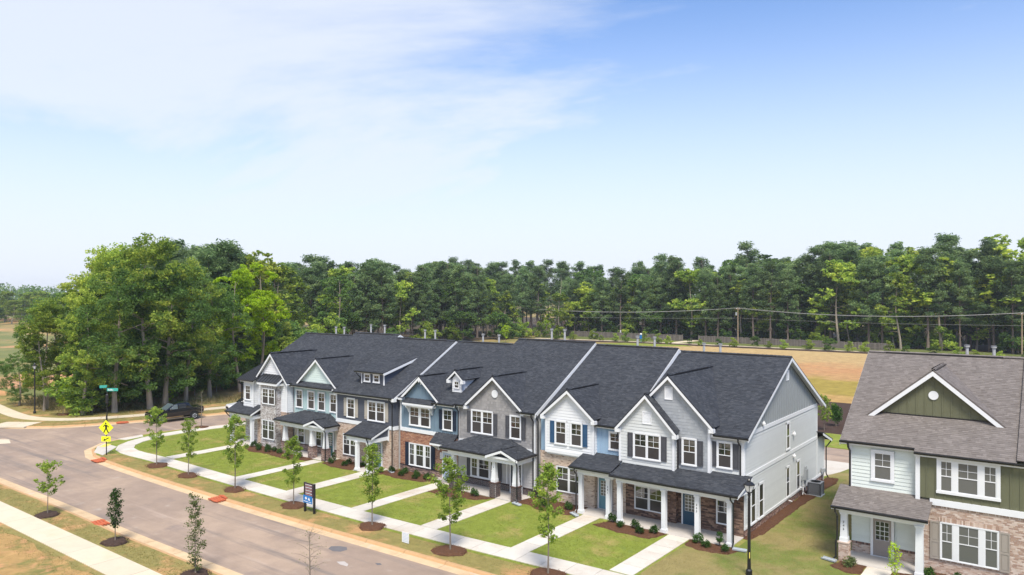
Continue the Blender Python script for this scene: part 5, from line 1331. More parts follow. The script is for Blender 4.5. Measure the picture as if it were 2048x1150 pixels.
# ------------------------------------------------------------------ shrubs by the houses
def shrub_mesh(seed, r, h, n, leaf, lm, flat=1.0):
    rng = np.random.default_rng(seed); m = 14
    p = rng.normal(size=(m, 3)); p /= np.linalg.norm(p, axis=1)[:, None]; p[:, 2] = np.abs(p[:, 2])
    cen = p * np.array([r * .6, r * .6, h * .62]) + np.array([0, 0, h * .25])
    C_ = clumps(rng, cen, [r * .45] * m, n // m, .95); C_[:, 2] = np.abs(C_[:, 2])
    fol = np_mesh('foliage', leaves_at(rng, C_, leaf, .6), quads(len(C_)), MATS[lm])
    b = MB()
    for c in cen[::2]: b.tube([(0, 0, -.03), (c[0] * .5, c[1] * .5, c[2] * .6), tuple(c)], [.014, .01, .004], 4, False)
    return b.mesh('stem', bark_y), fol
SH = [shrub_mesh(1, .30, .55, 420, .085, 'shrub_leaves'), shrub_mesh(2, .32, .38, 380, .08, 'shrub_leaves'), shrub_mesh(3, .26, .85, 460, .08, 'shrub_leaves'), shrub_mesh(4, .42, .34, 420, .10, 'pear_leaves')]
GS = 'shrubs in the pine straw beds'
def shrub(x, y, v, sc, lab, group=GS, z=.04):
    t = thing('shrub', lab, 'shrub', (x, y, z), x * 7 % 6.28, group); t.scale = (sc, sc, sc)
    for nm, me in (('stem', SH[v][0]), ('foliage', SH[v][1])): mesh_obj(nm, me, t, False)
SHR = [(-7.65, -2.15, 0, 1.1, 'shrub at the left end of the bed between the two pairs of white posts'), (-6.75, -2.75, 1, 1, 'low shrub left of center in the bed before the brown stone porch'), (-5.9, -2.4, 0, 1.1, 'taller shrub before the stone porch window'), (-5.2, -3.1, 1, 1.05, 'low round shrub at the front of the stone porch bed'), (-4.55, -2.55, 0, 1.05, 'spiky shrub beside the end house front walk'),
       (-1.75, -2.55, 0, 1.15, 'leafy shrub right of the blue door walk of the end house'), (-1.1, -3.0, 1, 1.0, 'low round shrub right of the end house walk'), (-.55, -2.35, 2, 1.05, 'upright shrub beside the last white porch post'), (.05, -3.0, 1, 1.0, 'low shrub by the splash block of the end house'),
       (-14.1, -1.0, 2, .9, 'upright shrub at the downspouts between taupe and white houses'), (-13.2, -1.8, 0, 1, 'shrub under the white gabled house window, left one'), (-12.4, -2.3, 1, 1, 'low shrub under the white gabled house window, middle one'), (-11.3, -1.6, 0, 1.1, 'round shrub beside the first porch post of the white gabled house'),
       (-21.3, -3.2, 0, 1, 'shrub at the left corner of the taupe house bed'), (-19.9, -2.9, 0, 1.1, 'wispy shrub below the taupe house porch slab'), (-18.4, -2.9, 0, 1.15, 'round shrub left of the middle dark brick pier'), (-20.6, -3.7, 1, 1, 'low shrub at the front of the taupe house bed'),
       (-28.2, -1.6, 0, 1, 'shrub at the left end of the red brick house bed'), (-27.0, -1.3, 0, 1.1, 'shrub below the triple window with navy shutters, left one'), (-26.7, -2.0, 1, 1, 'low shrub in front of the red brick wall'), (-25.6, -1.4, 0, 1.05, 'shrub below the triple window with navy shutters, right one'), (-25.2, -2.0, 1, 1, 'low shrub near the red brick house walk'), (-24.3, -1.6, 0, 1.1, 'spiky shrub beside the pale blue door'),
       (-35.0, -1.9, 2, 1, 'upright shrub beside the mottled pier downspout'), (-34.6, -2.6, 0, 1, 'bushy shrub before the tan brick house, left one'), (-33.1, -1.9, 0, 1, 'shrub under the tan brick house window'), (-32.9, -2.5, 1, 1, 'low shrub in the tan brick house bed'), (-31.6, -1.7, 1, .9, 'small shrub behind the tan house porch post'),
       (-28.85, -2.2, 0, 1, 'shrub right of the tan brick house door'),
       (-41.3, -2.9, 0, 1, 'shrub left in the mint house bed'), (-39.9, -3.1, 1, 1, 'low shrub in the middle of the mint house bed'), (-38.4, -2.9, 0, 1, 'shrub beside the middle mottled brick pier'),
       (-45.7, -2.6, 0, 1.15, 'shrub at the white post of the corner house porch'), (-44.6, -2.8, 0, 1.1, 'shrub below the gray brick bay, middle one'), (-43.5, -2.6, 0, 1.1, 'shrub below the gray brick bay, right one'), (-43.9, -3.3, 1, 1, 'low shrub in front of the gray brick bay'), (-42.7, -3.2, 1, 1.05, 'low shrub at the corner between gray bay and mint porch'), (-42.4, -2.7, 0, .9, 'shrub against the left mottled brick pier'),
       (6.15, -1.1, 3, 1.15, 'flat spreading shrub by the right house porch pier'), (9.7, -.3, 0, 1.1, 'round dark shrub under the triple window of the right house'), (11.0, -.5, 0, 1.15, 'dark shrub at the lower right under the taupe shutters')]
for a in SHR: shrub(*a)
# ------------------------------------------------------------------ grass blades and pine straw
def in_poly(px__, py__, poly):
    inside = np.zeros(len(px__), bool); n = len(poly); j = n - 1
    for i in range(n):
        xi, yi = poly[i]; xj, yj = poly[j]
        c = ((yi > py__) != (yj > py__)) & (px__ < (xj - xi) * (py__ - yi) / ((yj - yi) + 1e-12) + xi)
        inside ^= c; j = i
    return inside
BLOCK = [BEDS[i] for i in range(len(BEDS))]
SWP = INNER + list(reversed(offset_path(INNER, 1.52)))
WALKP = [[(a, c), (b_, c), (b_, d), (a, d)] for a, b_, c, d in WALKS]
HOUSEP = [[(-50.4, -2.0), (.05, -2.0), (.05, 18), (-50.4, 18)], [(5.4, -.55), (30, -.5), (30, 20), (5.4, 20)], [(-57.6, -11.4), (-58.6, -10.3), (-56.0, -10.35), (-53.3, -12.8), (-55.2, -12.75)], [(-50, 14), (1.2, 18.2), (1.2, 24.2), (-50, 24.2)]]
def grass(name, polys, block, dens, hgt, m, seed, wid=.035, z0=0.0, bbox=None):
    rng = np.random.default_rng(seed); Vs = []
    for poly in polys:
        xs = [p[0] for p in poly]; ys_ = [p[1] for p in poly]
        bx = bbox or (-1e9, 1e9, -1e9, 1e9)
        x0, x1, y0, y1 = max(min(xs), bx[0]), min(max(xs), bx[1]), max(min(ys_), bx[2]), min(max(ys_), bx[3])
        if x1 <= x0 or y1 <= y0: continue
        n = int((x1 - x0) * (y1 - y0) * dens)
        X = rng.uniform(x0, x1, n); Y = rng.uniform(y0, y1, n)
        k = in_poly(X, Y, poly)
        for q in block: k &= ~in_poly(X, Y, q)
        X, Y = X[k], Y[k]; n = len(X)
        a = rng.random(n) * 6.283; lay = 1.7 if hgt < .2 else .9; h = hgt * rng.uniform(.4, 1.2, n) * (.6 if hgt < .2 else 1); l_ = hgt * rng.uniform(-lay, lay, n); l2 = hgt * rng.uniform(-lay, lay, n)
        dx, dy = np.cos(a) * wid, np.sin(a) * wid; z = np.full(n, z0)
        Vs.append(np.stack([np.stack([X - dx, Y - dy, z], 1), np.stack([X + dx, Y + dy, z], 1), np.stack([X + l_, Y + l2, z + h], 1)], 1).reshape(-1, 3))
    V = np.concatenate(Vs); n = len(V) // 3
    o = mesh_obj(name, np_mesh(name, V, np.arange(3 * n).reshape(n, 3), m)); return tag(o, kind='stuff')
DRYP = [(-2.3, -9.0), (-2.3, -3.4), (.8, -2), (1.2, 12.2), (1.3, 17.9), (2, 24), (5.4, 24), (5.4, -.6), (6.8, -2), (6.8, -9), (3, -9.1)]
VERGE1 = [q for q in KB if -60 < q[0] < 15 and q[1] < -11] + [(-56.5, -10.9), (-53.6, -11.6), (-48, -11.35), (-38, -11.65), (-26, -11.7), (-14, -11.5), (-3.7, -10.95), (15, -10.6)]
LAWNP = [(-57.2, -2), (-56.5, -6.8), (-55, -9), (-53, -9.8), (-48, -9.6), (-38, -9.95), (-26, -10.05), (-14, -9.85), (-3.7, -9.3), (-2.4, -9.3), (-2.4, -2.0), (-50.3, -2.0), (-50.3, 18), (-53, 18), (-56, 5)]
grass('lawn_grass', [LAWNP], BEDS + WALKP + HOUSEP, 130, .045, leaf_grass, 3, .022)
grass('dry_grass', [DRYP], BEDS + WALKP, 130, .045, leaf_dry, 4, .022)
grass('verge_grass', [VERGE1], WALKP + HOUSEP, 110, .045, leaf_verge, 5, .022)
grass('verge_grass', [[(-62, -22.3), (-5, -22.2), (-5, -23.6), (-62, -23.7)], [(-62, -25.8), (-8, -25.8), (-8, -27.2), (-62, -27.0)]], [], 90, .05, leaf_verge, 6, .024)
grass('pine_straw', BEDS, [], 260, .05, leaf_straw, 7, .018, .035)
grass('pine_straw', [[(x + r_ * 1.05 * math.cos(k * math.pi / 6), y + r_ * .85 * math.sin(k * math.pi / 6)) for k in range(12)] for x, y, r_, m_ in RINGS if m_ is mulch_m], [], 320, .06, leaf_straw, 17, .018, .06)
grass('bark_chips', [[(x + r_ * 1.1 * math.cos(k * math.pi / 6), y + r_ * .9 * math.sin(k * math.pi / 6)) for k in range(12)] for x, y, r_, m_ in RINGS if m_ is dmulch_m], [], 300, .05, leafmat('bark_chip', [(.03, .02, .016), (.07, .048, .038), (.14, .10, .08)], .0, 3, .1), 18, .025, .06)
grass('verge_grass', [[q for q in FAR if q[0] > -100] + [(-66.5, 24), (-70.0, 8.6), (-72.2, .9), (-74.2, -3.6), (-76, -9), (-80, -11.5), (-100, -12.6)], [(-74.6, -3.0), (-77.0, -5.9), (-81, -7.5), (-98, -6), (-98, -4.4), (-84, -5.4), (-79, -3.6), (-75.8, 2.2), (-72.6, 9)]], [[(-76.2, -9.2), (-79.4, -11.6), (-82, -9), (-78, -6.5)]], 22, .08, leaf_verge, 8)
grass('tall_grass', [[(-98, -4.2), (-84, -5.2), (-79, -3.4), (-75.9, 2.4), (-73.2, 11), (-63, 36), (-72, 38), (-79, 14), (-81, 5), (-86, 0), (-100, 1)]], [], 14, .75, leaf_tall, 9, .03, -.1)
# ------------------------------------------------------------------ woods
big = [hardwood(31, 21, 5.4, .22, 30, 46, .34, 'hardwood_leaves', r0=.34), hardwood(32, 20, 4.6, .20, 28, 46, .34, 'poplar_leaves', r0=.30), hardwood(33, 20, 5.6, .15, 30, 46, .34, 'oak_leaves', r0=.36), hardwood(34, 18.5, 3.4, .30, 22, 42, .33, 'lime_leaves', r0=.22)]
far_h = [hardwood(41, 22, 5.0, .18, 22, 15, .72, 'hardwood_leaves'), hardwood(42, 22, 4.6, .25, 22, 15, .72, 'oak_leaves'), hardwood(43, 22, 4.8, .2, 22, 15, .72, 'poplar_leaves')]
pines = [pine(51, 26), pine(52, 26, .26, 64, 3.9), pine(53, 26, .42, 50, 3.3), pine(54, 26, .2, 66, 3.4)]
under = hardwood(61, 5.5, 2.6, .04, 16, 22, .36, 'hardwood_leaves', r0=.08, clump=1.2)
under2 = hardwood(62, 5.0, 2.4, .04, 16, 22, .36, 'oak_leaves', r0=.08, clump=1.2)
rw = random.Random(11)
GL = 'hardwoods of the wood edge at the left'
# wood edge at the left, front trees one by one
LEFT = [(-77.5, -4.2, 0, 14.0, .95, 'leafy tree at the left end of the wood edge behind the far lamp post'),
        (-76.6, -.8, 2, 18.5, .95, 'dense dark tree behind the street name sign, trunk at the grass edge'),
        (-76.2, 2.6, 0, 20.5, 1.0, 'tallest tree of the left wood with an open spiky top'),
        (-77.0, 5.6, 2, 19.0, .95, 'dark broad tree rising behind the black pickup'),
        (-78.5, 9.2, 0, 18.0, .9, 'tree with a pale trunk right of the pickup tail'),
        (-80.0, 13.5, 2, 16.5, .95, 'low bushy dark tree left of the lime green pair'),
        (-82.5, 19.0, 3, 18.0, 1.1, 'lime green slender tree, left one of the bright pair beside the row'),
        (-84.0, 23.5, 3, 19.0, 1.1, 'lime green slender tree, right one of the bright pair beside the row'),
        (-86, -5.5, 1, 11.5, 1.0, 'sunny yellow-green tree at the far left of the wood edge'),
        (-90, -3.5, 0, 13.0, 1.0, 'leafy tree filling the left end of the wood behind the meadow edge'),
        (-95.0, -.5, 2, 14.5, 1.0, 'dark leafy tree at the back of the left wood end'),
        (-92, -6.0, 2, 7.0, 1.1, 'low dark tree at the left picture side next to the meadow')]
for x, y, v, h, w_, lab in LEFT:
    H0 = (21, 20, 20, 18.5)[v]; tree_thing('wood_edge_tree', lab, 'tree', *big[v], (x, y, -.15), rw.uniform(0, 6.28), (h / H0 * w_, h / H0 * w_, h / H0), GL)
def fence_zone(x, y): return (', left of the path gap' if x < -78 else ', right of the path gap' if x < -20 else ', beyond the fence end') + (', in the front rank' if y < 174 else ', farther back')
def many(name, lab, grp, protos, spots, zone=None):
    lab0, grp0 = lab, grp
    for i, (x, y, h, w_, v) in enumerate(spots):
        tr_, cr_, H0 = protos[v]
        if zone: zn = zone(x, y); lab, grp = lab0 + zn, grp0 + zn
        tree_thing(name, lab, 'tree', tr_, cr_, (x, y, -.15), rw.uniform(0, 6.28), (h / H0 * w_, h / H0 * w_, h / H0), grp)
LB = [(*big[0], 21), (*big[1], 20), (*big[2], 20)]
sp = []
for i in range(44):
    t = rw.random(); d = rw.uniform(4, 30)
    x = -79 - d - t * 14 + rw.uniform(-2, 2); y = -6 + t * 40 + rw.uniform(-2, 2)
    h = (13 + 6.5 * math.sin(math.pi * min(1, max(0, (y + 9) / 34)))) * rw.uniform(.85, 1.05)
    if y < .4 * (-92.5 - x) + 1: continue
    sp.append((x, y, h, rw.uniform(.9, 1.15), rw.choice((0, 0, 1, 2, 2))))
many('wood_tree', 'leafy tree deeper in the wood left of the townhouse row', 'trees deep in the left wood', LB, sp)
FH = [(*far_h[0], 22), (*far_h[1], 22), (*far_h[2], 22)]
PN = [(*p, 26) for p in pines]
# middle wood behind the left half of the row
edge = [(-88, 30), (-103, 40), (-122, 58), (-134, 85), (-132, 112), (-128, 135), (-124, 158)]
def along(path, t):
    n = len(path) - 1; f = t * n; i = min(int(f), n - 1); a, b_ = path[i], path[i + 1]; k = f - i
    dx, dy = b_[0] - a[0], b_[1] - a[1]; L = math.hypot(dx, dy); return a[0] + dx * k, a[1] + dy * k, -dy / L, dx / L
sh, spn = [], []
for i in range(150):
    t = rw.random(); x, y, nx, ny = along(edge, t); d = rw.uniform(0, 46); x += nx * d; y += ny * d
    if y < .4 * (-92.5 - x) + 6: continue
    if rw.random() < .68: spn.append((x, y, rw.uniform(19, 23.5) + d * .05, rw.uniform(1.15, 1.5), rw.choice((1, 1, 3, 0))))
    else: sh.append((x, y, rw.uniform(13, 21), rw.uniform(1.0, 1.3), rw.choice((0, 1, 0, 2))))
many('pine_tree', 'dark pine in the wood behind the left half of the row', 'pines behind the left half of the row', PN, spn)
many('wood_tree', 'hardwood among the pines behind the left half of the row', 'hardwoods behind the left half of the row', FH, sh)
# tall pines and hardwoods behind the board fence
sh, spn = [], []
for row, (yo, n, hmin, hmax) in enumerate(((169, 38, 19, 26.5), (176, 34, 21, 29), (186, 36, 22, 31), (198, 32, 24, 30), (212, 30, 24, 30))):
    for i in range(n):
        xl = -126 if yo < 180 else -215; x = xl + (46 - xl) * (i + rw.uniform(.1, .9)) / n; y = yo + rw.uniform(-2.5, 3)
        ramp = 1 if x < -128 and yo > 190 else min(1, max(.72, .72 + (x + 126) / 55 * .28)); h = rw.uniform(hmin, hmax) * ramp
        pr = .30 if x < -50 else .42
        if rw.random() < (pr if row else .22): sh.append((x, y, h * rw.uniform(.82, 1.0), rw.uniform(1.1, 1.55), rw.choice((0, 0, 1, 2))))
        else: spn.append((x, y, h, rw.uniform(1.05, 1.4), rw.choice((0, 0, 1, 2))))
many('pine_tree', 'tall dark pine behind the board fence', 'pines behind the board fence', PN, spn, fence_zone)
many('wood_tree', 'green hardwood behind the board fence', 'hardwoods behind the board fence', FH, sh, fence_zone)
sp = [(-126 + 172 * (i + rw.uniform(0, 1)) / 64, rw.uniform(171, 187), rw.uniform(11, 18), rw.uniform(1.15, 1.5), rw.choice((0, 1, 1, 2))) for i in range(64)]
many('wood_tree', 'mid-height hardwood behind the fence', 'mid-height hardwoods behind the fence', FH, sp, fence_zone)
UD = [(*under, 5.5), (*under2, 5.0)]
sp = [(-126 + 172 * (i + rw.uniform(0, 1)) / 75, rw.uniform(168, 190), rw.uniform(4, 10), rw.uniform(.9, 1.3), rw.choice((0, 1, 1))) for i in range(75)]
many('understorey_tree', 'low leafy tree behind the fence', 'understorey behind the fence', UD, sp, fence_zone)
sp = []
for i in range(26):
    t = rw.random(); x, y, nx, ny = along(edge, t); sp.append((x - nx * rw.uniform(-4, 5), y - ny * rw.uniform(-4, 5), rw.uniform(4, 9), rw.uniform(.9, 1.2), rw.choice((0, 0, 1))))
many('understorey_tree', 'low bushy tree at the wood edge behind the left half of the row', 'understorey behind the left half of the row', UD, sp)
sp = [(-78.5 - rw.uniform(0, 5) - i * .3, -3 + i * 1.4 + rw.uniform(-.6, .6), rw.uniform(3.0, 6.5), rw.uniform(.9, 1.25), rw.choice((0, 1, 1))) for i in range(26)]
many('undergrowth_bush', 'bushy undergrowth at the foot of the left wood', 'undergrowth at the left wood', UD, sp)
tree_thing('round_tree', 'bright green round-topped tree standing in front of the pines near the left utility pole', 'tree', far_h[2][0], hardwood(71, 14, 4.6, .08, 26, 22, .6, 'poplar_leaves')[1], (-118, 158, -.15), 0, (.95, .95, .95))
tree_thing('pointed_tree', 'narrow pointed light green tree beside the round-topped tree', 'tree', far_h[0][0], hardwood(72, 17, 2.4, .06, 20, 22, .55, 'poplar_leaves', 1.5)[1], (-129, 163, -.15), 0, (1, 1, 1))
# far left hedge trees and the distant wood
sp = [(-404 + rw.uniform(-42, 42), 108 + rw.uniform(-30, 60), rw.uniform(10, 15), rw.uniform(1.3, 1.8), rw.choice((0, 1, 0))) for i in [k * .5 for k in range(56)]]
sp += [(-392 + rw.uniform(-50, 45), 96 + rw.uniform(-26, 26), rw.uniform(6, 10), rw.uniform(1.4, 2.0), rw.choice((0, 1, 1))) for i in range(26)]
many('wood_tree', 'leafy tree at the far end of the orange meadow', 'trees beyond the meadow', FH, sp)
rng = np.random.default_rng(77)
Vd = []
n = 900
ang = rng.uniform(-.95, .25, n); dist = rng.uniform(620, 980, n)
X = 15 + np.sin(R(-37.28) + ang * 1.0) * dist; Y = -43 + np.cos(R(-37.28) + ang) * dist
cen = np.stack([X, Y, rng.uniform(3, 18, n)], 1)
C_ = clumps(rng, cen, rng.uniform(5, 9, n), 80, .8)
o = mesh_obj('distant_wood', np_mesh('distant_wood', leaves_at(rng, C_, 1.7, .7), quads(len(C_)), leaf_dark)); o['kind'] = 'stuff'
# hedge shrubs and small trees in the strip by the fence
sp = [(-112 + i * 4.6 + rw.uniform(-1, 1), rw.uniform(147.5, 156), rw.uniform(1.2, 3.0), rw.uniform(.9, 1.3), rw.choice((0, 0, 1))) for i in range(34)]
many('verge_bush', 'small bush planted along the pale path before the fence', 'bushes along the pale path', UD, sp)
shr_b = thing('bush', 'dense dark conical bush in the mulch bed right of the young tree behind the houses', 'bush', (-5.2, 42.7, -.14)); shr_b.scale = (1.5, 1.5, 3.0)
for nm, me in (('stem', SH[0][0]), ('foliage', shrub_mesh(9, .55, .75, 1200, .10, 'shrub_leaves')[1])): mesh_obj(nm, me, shr_b, False)
tr, cr = young_tree(73, 5, 1.3, .25, 700, .26, 'lime_leaves'); tree_thing('young_tree', 'yellow-green young tree before the dark wood behind the roof ridge', 'tree', tr, cr, (-114, 124, -.15))
tree_thing('young_tree', 'yellow-green young tree between the round-topped tree and the left utility pole', 'tree', tr, cr, (-119, 152, -.15), 1, (1.1, 1.1, 1.1))
# ================================================================== fence, poles, wires
def fence_run(x0, y0, x1, y1, lab):
    t = thing('board_fence', lab, 'fence', ((x0 + x1) / 2, (y0 + y1) / 2, -.15), 0, 'weathered board fences')
    L = math.hypot(x1 - x0, y1 - y0); d = Vector(((x1 - x0) / L, (y1 - y0) / L, 0)); V = []; F = []
    rr = random.Random(int(abs(x0))); s_ = 0
    while s_ < L:
        h = 1.75 + rr.uniform(-.06, .06); p = Vector((x0, y0, -.14)) + d * s_; q = p + d * .135; o_ = Vector((d.y, -d.x, 0)) * .02; i = len(V)
        for b_ in (p, q): V += [tuple(b_ + o_), tuple(b_ - o_), tuple(b_ - o_ + Vector((0, 0, h))), tuple(b_ + o_ + Vector((0, 0, h)))]
        F += [(i, i + 4, i + 7, i + 3), (i + 1, i + 2, i + 6, i + 5), (i + 3, i + 7, i + 6, i + 2), (i, i + 3, i + 2, i + 1), (i + 4, i + 5, i + 6, i + 7)]
        s_ += .15
    mesh_obj('pickets', np_mesh('pickets', V, F, wood_f), t, kind='stuff')
    s_ = 0
    while s_ <= L:
        p = Vector((x0, y0, 0)) + d * s_; b = MB(); b.box(p.x - .06, p.x + .06, p.y - .14, p.y - .03, -.2, 1.8); b.build('fence_post', wood_f, t); s_ += 2.44
    for z_ in (.3, 1.4):
        b = MB(); b.prism([(x0, y0 - .05, z_), (x0, y0 - .05, z_ + .09), (x0, y0 - .02, z_ + .09), (x0, y0 - .02, z_)], (x1 - x0, y1 - y0, 0)); b.build('fence_rail', wood_f, t)
fence_run(-119, 163.5, -77.5, 163.2, 'weathered board fence before the pines, left of the path gap')
fence_run(-72.5, 163.2, -20.5, 161.0, 'weathered board fence before the pines, right of the path gap')
POLES = [(-136, 155, 9.6, 'wooden utility pole with a transformer at the left end of the wires'), (-60.3, 162.0, 10.1, 'wooden utility pole with a transformer in the middle behind the end house'), (6.0, 160.0, 9.9, 'wooden utility pole at the right picture edge behind the taupe roof')]
for x, y, h, lab in POLES:
    t = thing('utility_pole', lab, 'utility pole', (x, y, -.15), 0, 'wooden utility poles')
    b = MB(); b.tube([(x, y, -.2), (x, y, h)], [.19, .12], 10); b.build('pole', pole_m, t)
    b = MB(); b.box(x - .06, x + .06, y - 1.1, y + 1.1, h - .55, h - .42); b.box(x - .9, x + .9, y - .06, y + .06, h - .5, h - .38); b.build('crossarm', pole_m, t)
    if x < 0:
        b = MB(); b.lathe([(.2, h - 2.3), (.26, h - 2.2), (.26, h - 1.5), (.14, h - 1.4)], (x - .45, y - .2, 0), 10); b.build('transformer', util_gray, t)
    for yy in (-1.0, 0, 1.0):
        b = MB(); b.lathe([(.05, h - .4), (.09, h - .3), (.05, h - .15)], (x, y + yy, 0), 8); b.build('insulator', plas_white, t)
for dy, dz, r_, lab in ((-1.0, -.15, .035, 'upper front overhead wire strung along the wood'), (1.0, -.12, .032, 'upper rear overhead wire strung along the wood'), (0, -3.0, .02, 'thin lower overhead wire strung along the wood')):
    pts = []
    P = [(-330, 140, 9)] + [(x, y, h) for x, y, h, _ in POLES] + [(90, 158, 9.9)]
    for a, c in zip(P, P[1:]):
        for k in range(12):
            t = k / 12; pts.append((a[0] + (c[0] - a[0]) * t, a[1] + (c[1] - a[1]) * t + dy, a[2] + (c[2] - a[2]) * t + dz - 4 * t * (1 - t) * (1.5 if dz > -1 else .4)))
    b = MB(); b.tube(pts, r_, 4); tag(b.build('overhead_wire', wire_m), lab, 'wire')
# little shed and posts by the fence
t = thing('shed', 'gray shed half hidden in the dark wood behind the fence', 'shed', (-58, 200, -.15))
b = MB(); b.box(-62, -54, 196, 204, -.15, 4.2); b.build('shed_wall', util_gray, t)
b = MB(); b.prism([(-62.4, 195.6, 4.1), (-53.6, 195.6, 4.1), (-53.6, 200, 5.9), (-62.4, 200, 5.9)], (0, 0, .12)); b.prism([(-62.4, 204.4, 4.1), (-53.6, 204.4, 4.1), (-53.6, 200, 5.9), (-62.4, 200, 5.9)], (0, 0, .12)); b.build('roof', pipe_gray, t)
for x, y, lab in ((-108, 163.0, 'white marker post at the left part of the board fence'), (-99, 164.5, 'thin white post behind the left part of the board fence')):
    b = MB(); b.box(x - .14, x + .14, y - .4, y - .2, -.15, 2.3); tag(b.build('marker_post', plas_white), lab, 'post')
t = thing('trail_sign', 'blue and white sign on a post beside the pale path', 'sign', (-84.5, 150, -.15))
b = MB(); b.tube([(-84.5, 150, -.2), (-84.5, 150, 2.0)], .07, 6); b.build('sign_post', sign_green, t)
b = MB(); b.box(-84.85, -84.15, 149.85, 149.93, .9, 2.0); b.build('sign_panel', sign_blue, t)
b = MB(); b.lathe([(.2, 2.0), (.36, 2.2), (.2, 2.5)], (-84.5, 150, 0), 10); b.build('sign_cap', plas_white, t)
# ================================================================== street furniture
def lamp_post(x, y, H, lab):
    t = thing('street_lamp', lab, 'street lamp', (x, y, 0), 0, 'black lantern lamp posts')
    b = MB(); b.lathe([(.16, 0), (.16, .25), (.10, .32), (.085, .8), (.07, H - 1.0), (.055, H - .78), (.09, H - .74), (.09, H - .70), (.05, H - .66)], (x, y, 0), 12); b.build('lamp_pole', black_metal, t, smooth=False)
    b = MB(); b.lathe([(.05, H - .66), (.14, H - .60), (.15, H - .55)], (x, y, 0), 8); b.build('lantern_base', black_metal, t)
    hd = MB(); hd.lathe([(.30, H - .20), (.29, H - .15), (.15, H - .06), (.09, H - .02), (.09, H + .04), (.12, H + .05), (.07, H + .12), (.015, H + .16)], (x, y, 0), 4 * 2); hd.build('lantern_roof', black_metal, t)
    g = MB(); g.lathe([(.12, H - .55), (.25, H - .205)], (x, y, 0), 8); g.build('lantern_glass', lamp_glass, t)
    for k in range(4):
        a = k * math.pi / 2 + .4; r = MB(); r.tube([(x + .14 * math.cos(a), y + .14 * math.sin(a), H - .55), (x + .275 * math.cos(a), y + .275 * math.sin(a), H - .19)], .016, 4); r.build('lantern_rib', black_metal, t)
    return t
lp = lamp_post(2.26, -5.47, 4.85, 'black lantern lamp post on the dry lawn right of the end house')
b = MB(); b.box(2.26 - .02 + .055, 2.26 + .02 + .055, -5.47 - .1, -5.47 - .07, .9, 1.2); b.build('lamp_sticker', tactile, lp)
lamp_post(-83.5, -7.3, 5.9, 'black lantern lamp post at the left before the wood edge')
b = MB(); b.box(-86.3, -86.1, -5.0, -4.8, -.1, 2.3); tag(b.build('wooden_post', bark), 'short gray wooden post standing behind the far lamp post', 'post')
# pedestrian crossing sign
t = thing('crossing_sign', 'yellow diamond pedestrian sign with an arrow plate on a black pole at the corner', 'sign', (-53.2, -12.55, 0))
b = MB(); b.tube([(-53.2, -12.55, -.1), (-53.2, -12.55, 3.55)], .045, 8); b.build('sign_pole', black_metal, t)
ca, sa = math.cos(R(37)), math.sin(R(37))
def sgn(u, z_, c): return (-53.2 + u * ca + c * sa, -12.55 + u * sa - c * ca, z_)
def flat(pts, c0, c1): 
    q = MB(); q.prism([sgn(u, z_, c0) for u, z_ in pts], Vector(sgn(0, 0, c1)) - Vector(sgn(0, 0, c0))); return q
flat([(0, 1.78), (.66, 2.46), (0, 3.14), (-.66, 2.46)], .05, .07).build('sign_panel', yellow, t)
flat([(-.42, 1.22), (.42, 1.22), (.42, 1.68), (-.42, 1.68)], .05, .07).build('arrow_plate', yellow, t)
w = MB()
for pts in ([(-.07, 2.78), (.03, 2.76), (.05, 2.87), (-.03, 2.92), (-.09, 2.87)], [(-.10, 2.74), (.10, 2.70), (.10, 2.38), (-.06, 2.40)], [(-.06, 2.42), (.05, 2.40), (-.10, 2.12), (-.14, 2.0), (-.24, 2.04), (-.18, 2.14)], [(-.02, 2.40), (.10, 2.38), (.17, 2.18), (.27, 2.02), (.18, 1.98), (.09, 2.14)], [(-.10, 2.74), (-.08, 2.66), (-.22, 2.52), (-.28, 2.55), (-.20, 2.64)], [(.10, 2.70), (.10, 2.60), (.19, 2.50), (.29, 2.48), (.28, 2.54), (.20, 2.58)]):
    q = flat(pts, .0705, .078); w.add(q.v, q.f)
w.build('walking_figure', paint_black, t)
w = MB()
for pts in ([(.22, 1.58), (.26, 1.52), (-.04, 1.36), (-.08, 1.42)], [(-.24, 1.30), (-.02, 1.30), (-.15, 1.50)]):
    q = flat(pts, .0705, .078); w.add(q.v, q.f)
w.build('arrow', paint_black, t)
# street name signs
t = thing('street_name_sign', 'black pole with two green street name blades at the far corner', 'sign', (-70.9, -4.6, 0))
X0, Y0 = -70.9, -4.6
b = MB(); b.tube([(X0, Y0, -.1), (X0, Y0, 3.9)], .055, 8); b.build('sign_pole', black_metal, t)
b = MB(); b.lathe([(.10, 2.0), (.16, 2.1), (.16, 3.0), (.10, 3.1)], (X0 + .1, Y0 - .05, 0), 8); b.build('sign_back', black_metal, t)
b = MB(); b.prism([(X0 + .05, Y0 - .02, 3.42), (X0 + 1.0, Y0 + .74, 3.42), (X0 + 1.0, Y0 + .74, 3.75), (X0 + .05, Y0 - .02, 3.75)], (.02, -.025, 0)); b.build('name_blade', sign_green, t)
b = MB(); b.prism([(X0 - .1, Y0 + .05, 3.78), (X0 - .42, Y0 - .62, 3.78), (X0 - .42, Y0 - .62, 4.08), (X0 - .1, Y0 + .05, 4.08)], (.025, -.015, 0)); b.build('name_blade', sign_green, t)
w = MB(); rr = random.Random(5)
for k in range(8):
    u = .10 + k * .062; p = Vector((X0 + .05 + .95 * u, Y0 - .02 + .76 * u, 0)) + Vector((.025, -.031, 0)); e = Vector((.95, .76, 0)) * .040
    w.prism([tuple(p + Vector((0, 0, 3.49))), tuple(p + e + Vector((0, 0, 3.49))), tuple(p + e + Vector((0, 0, 3.60 + rr.choice((0, .07))))), tuple(p + Vector((0, 0, 3.60 + rr.choice((0, .07)))))], (.002, -.003, 0))
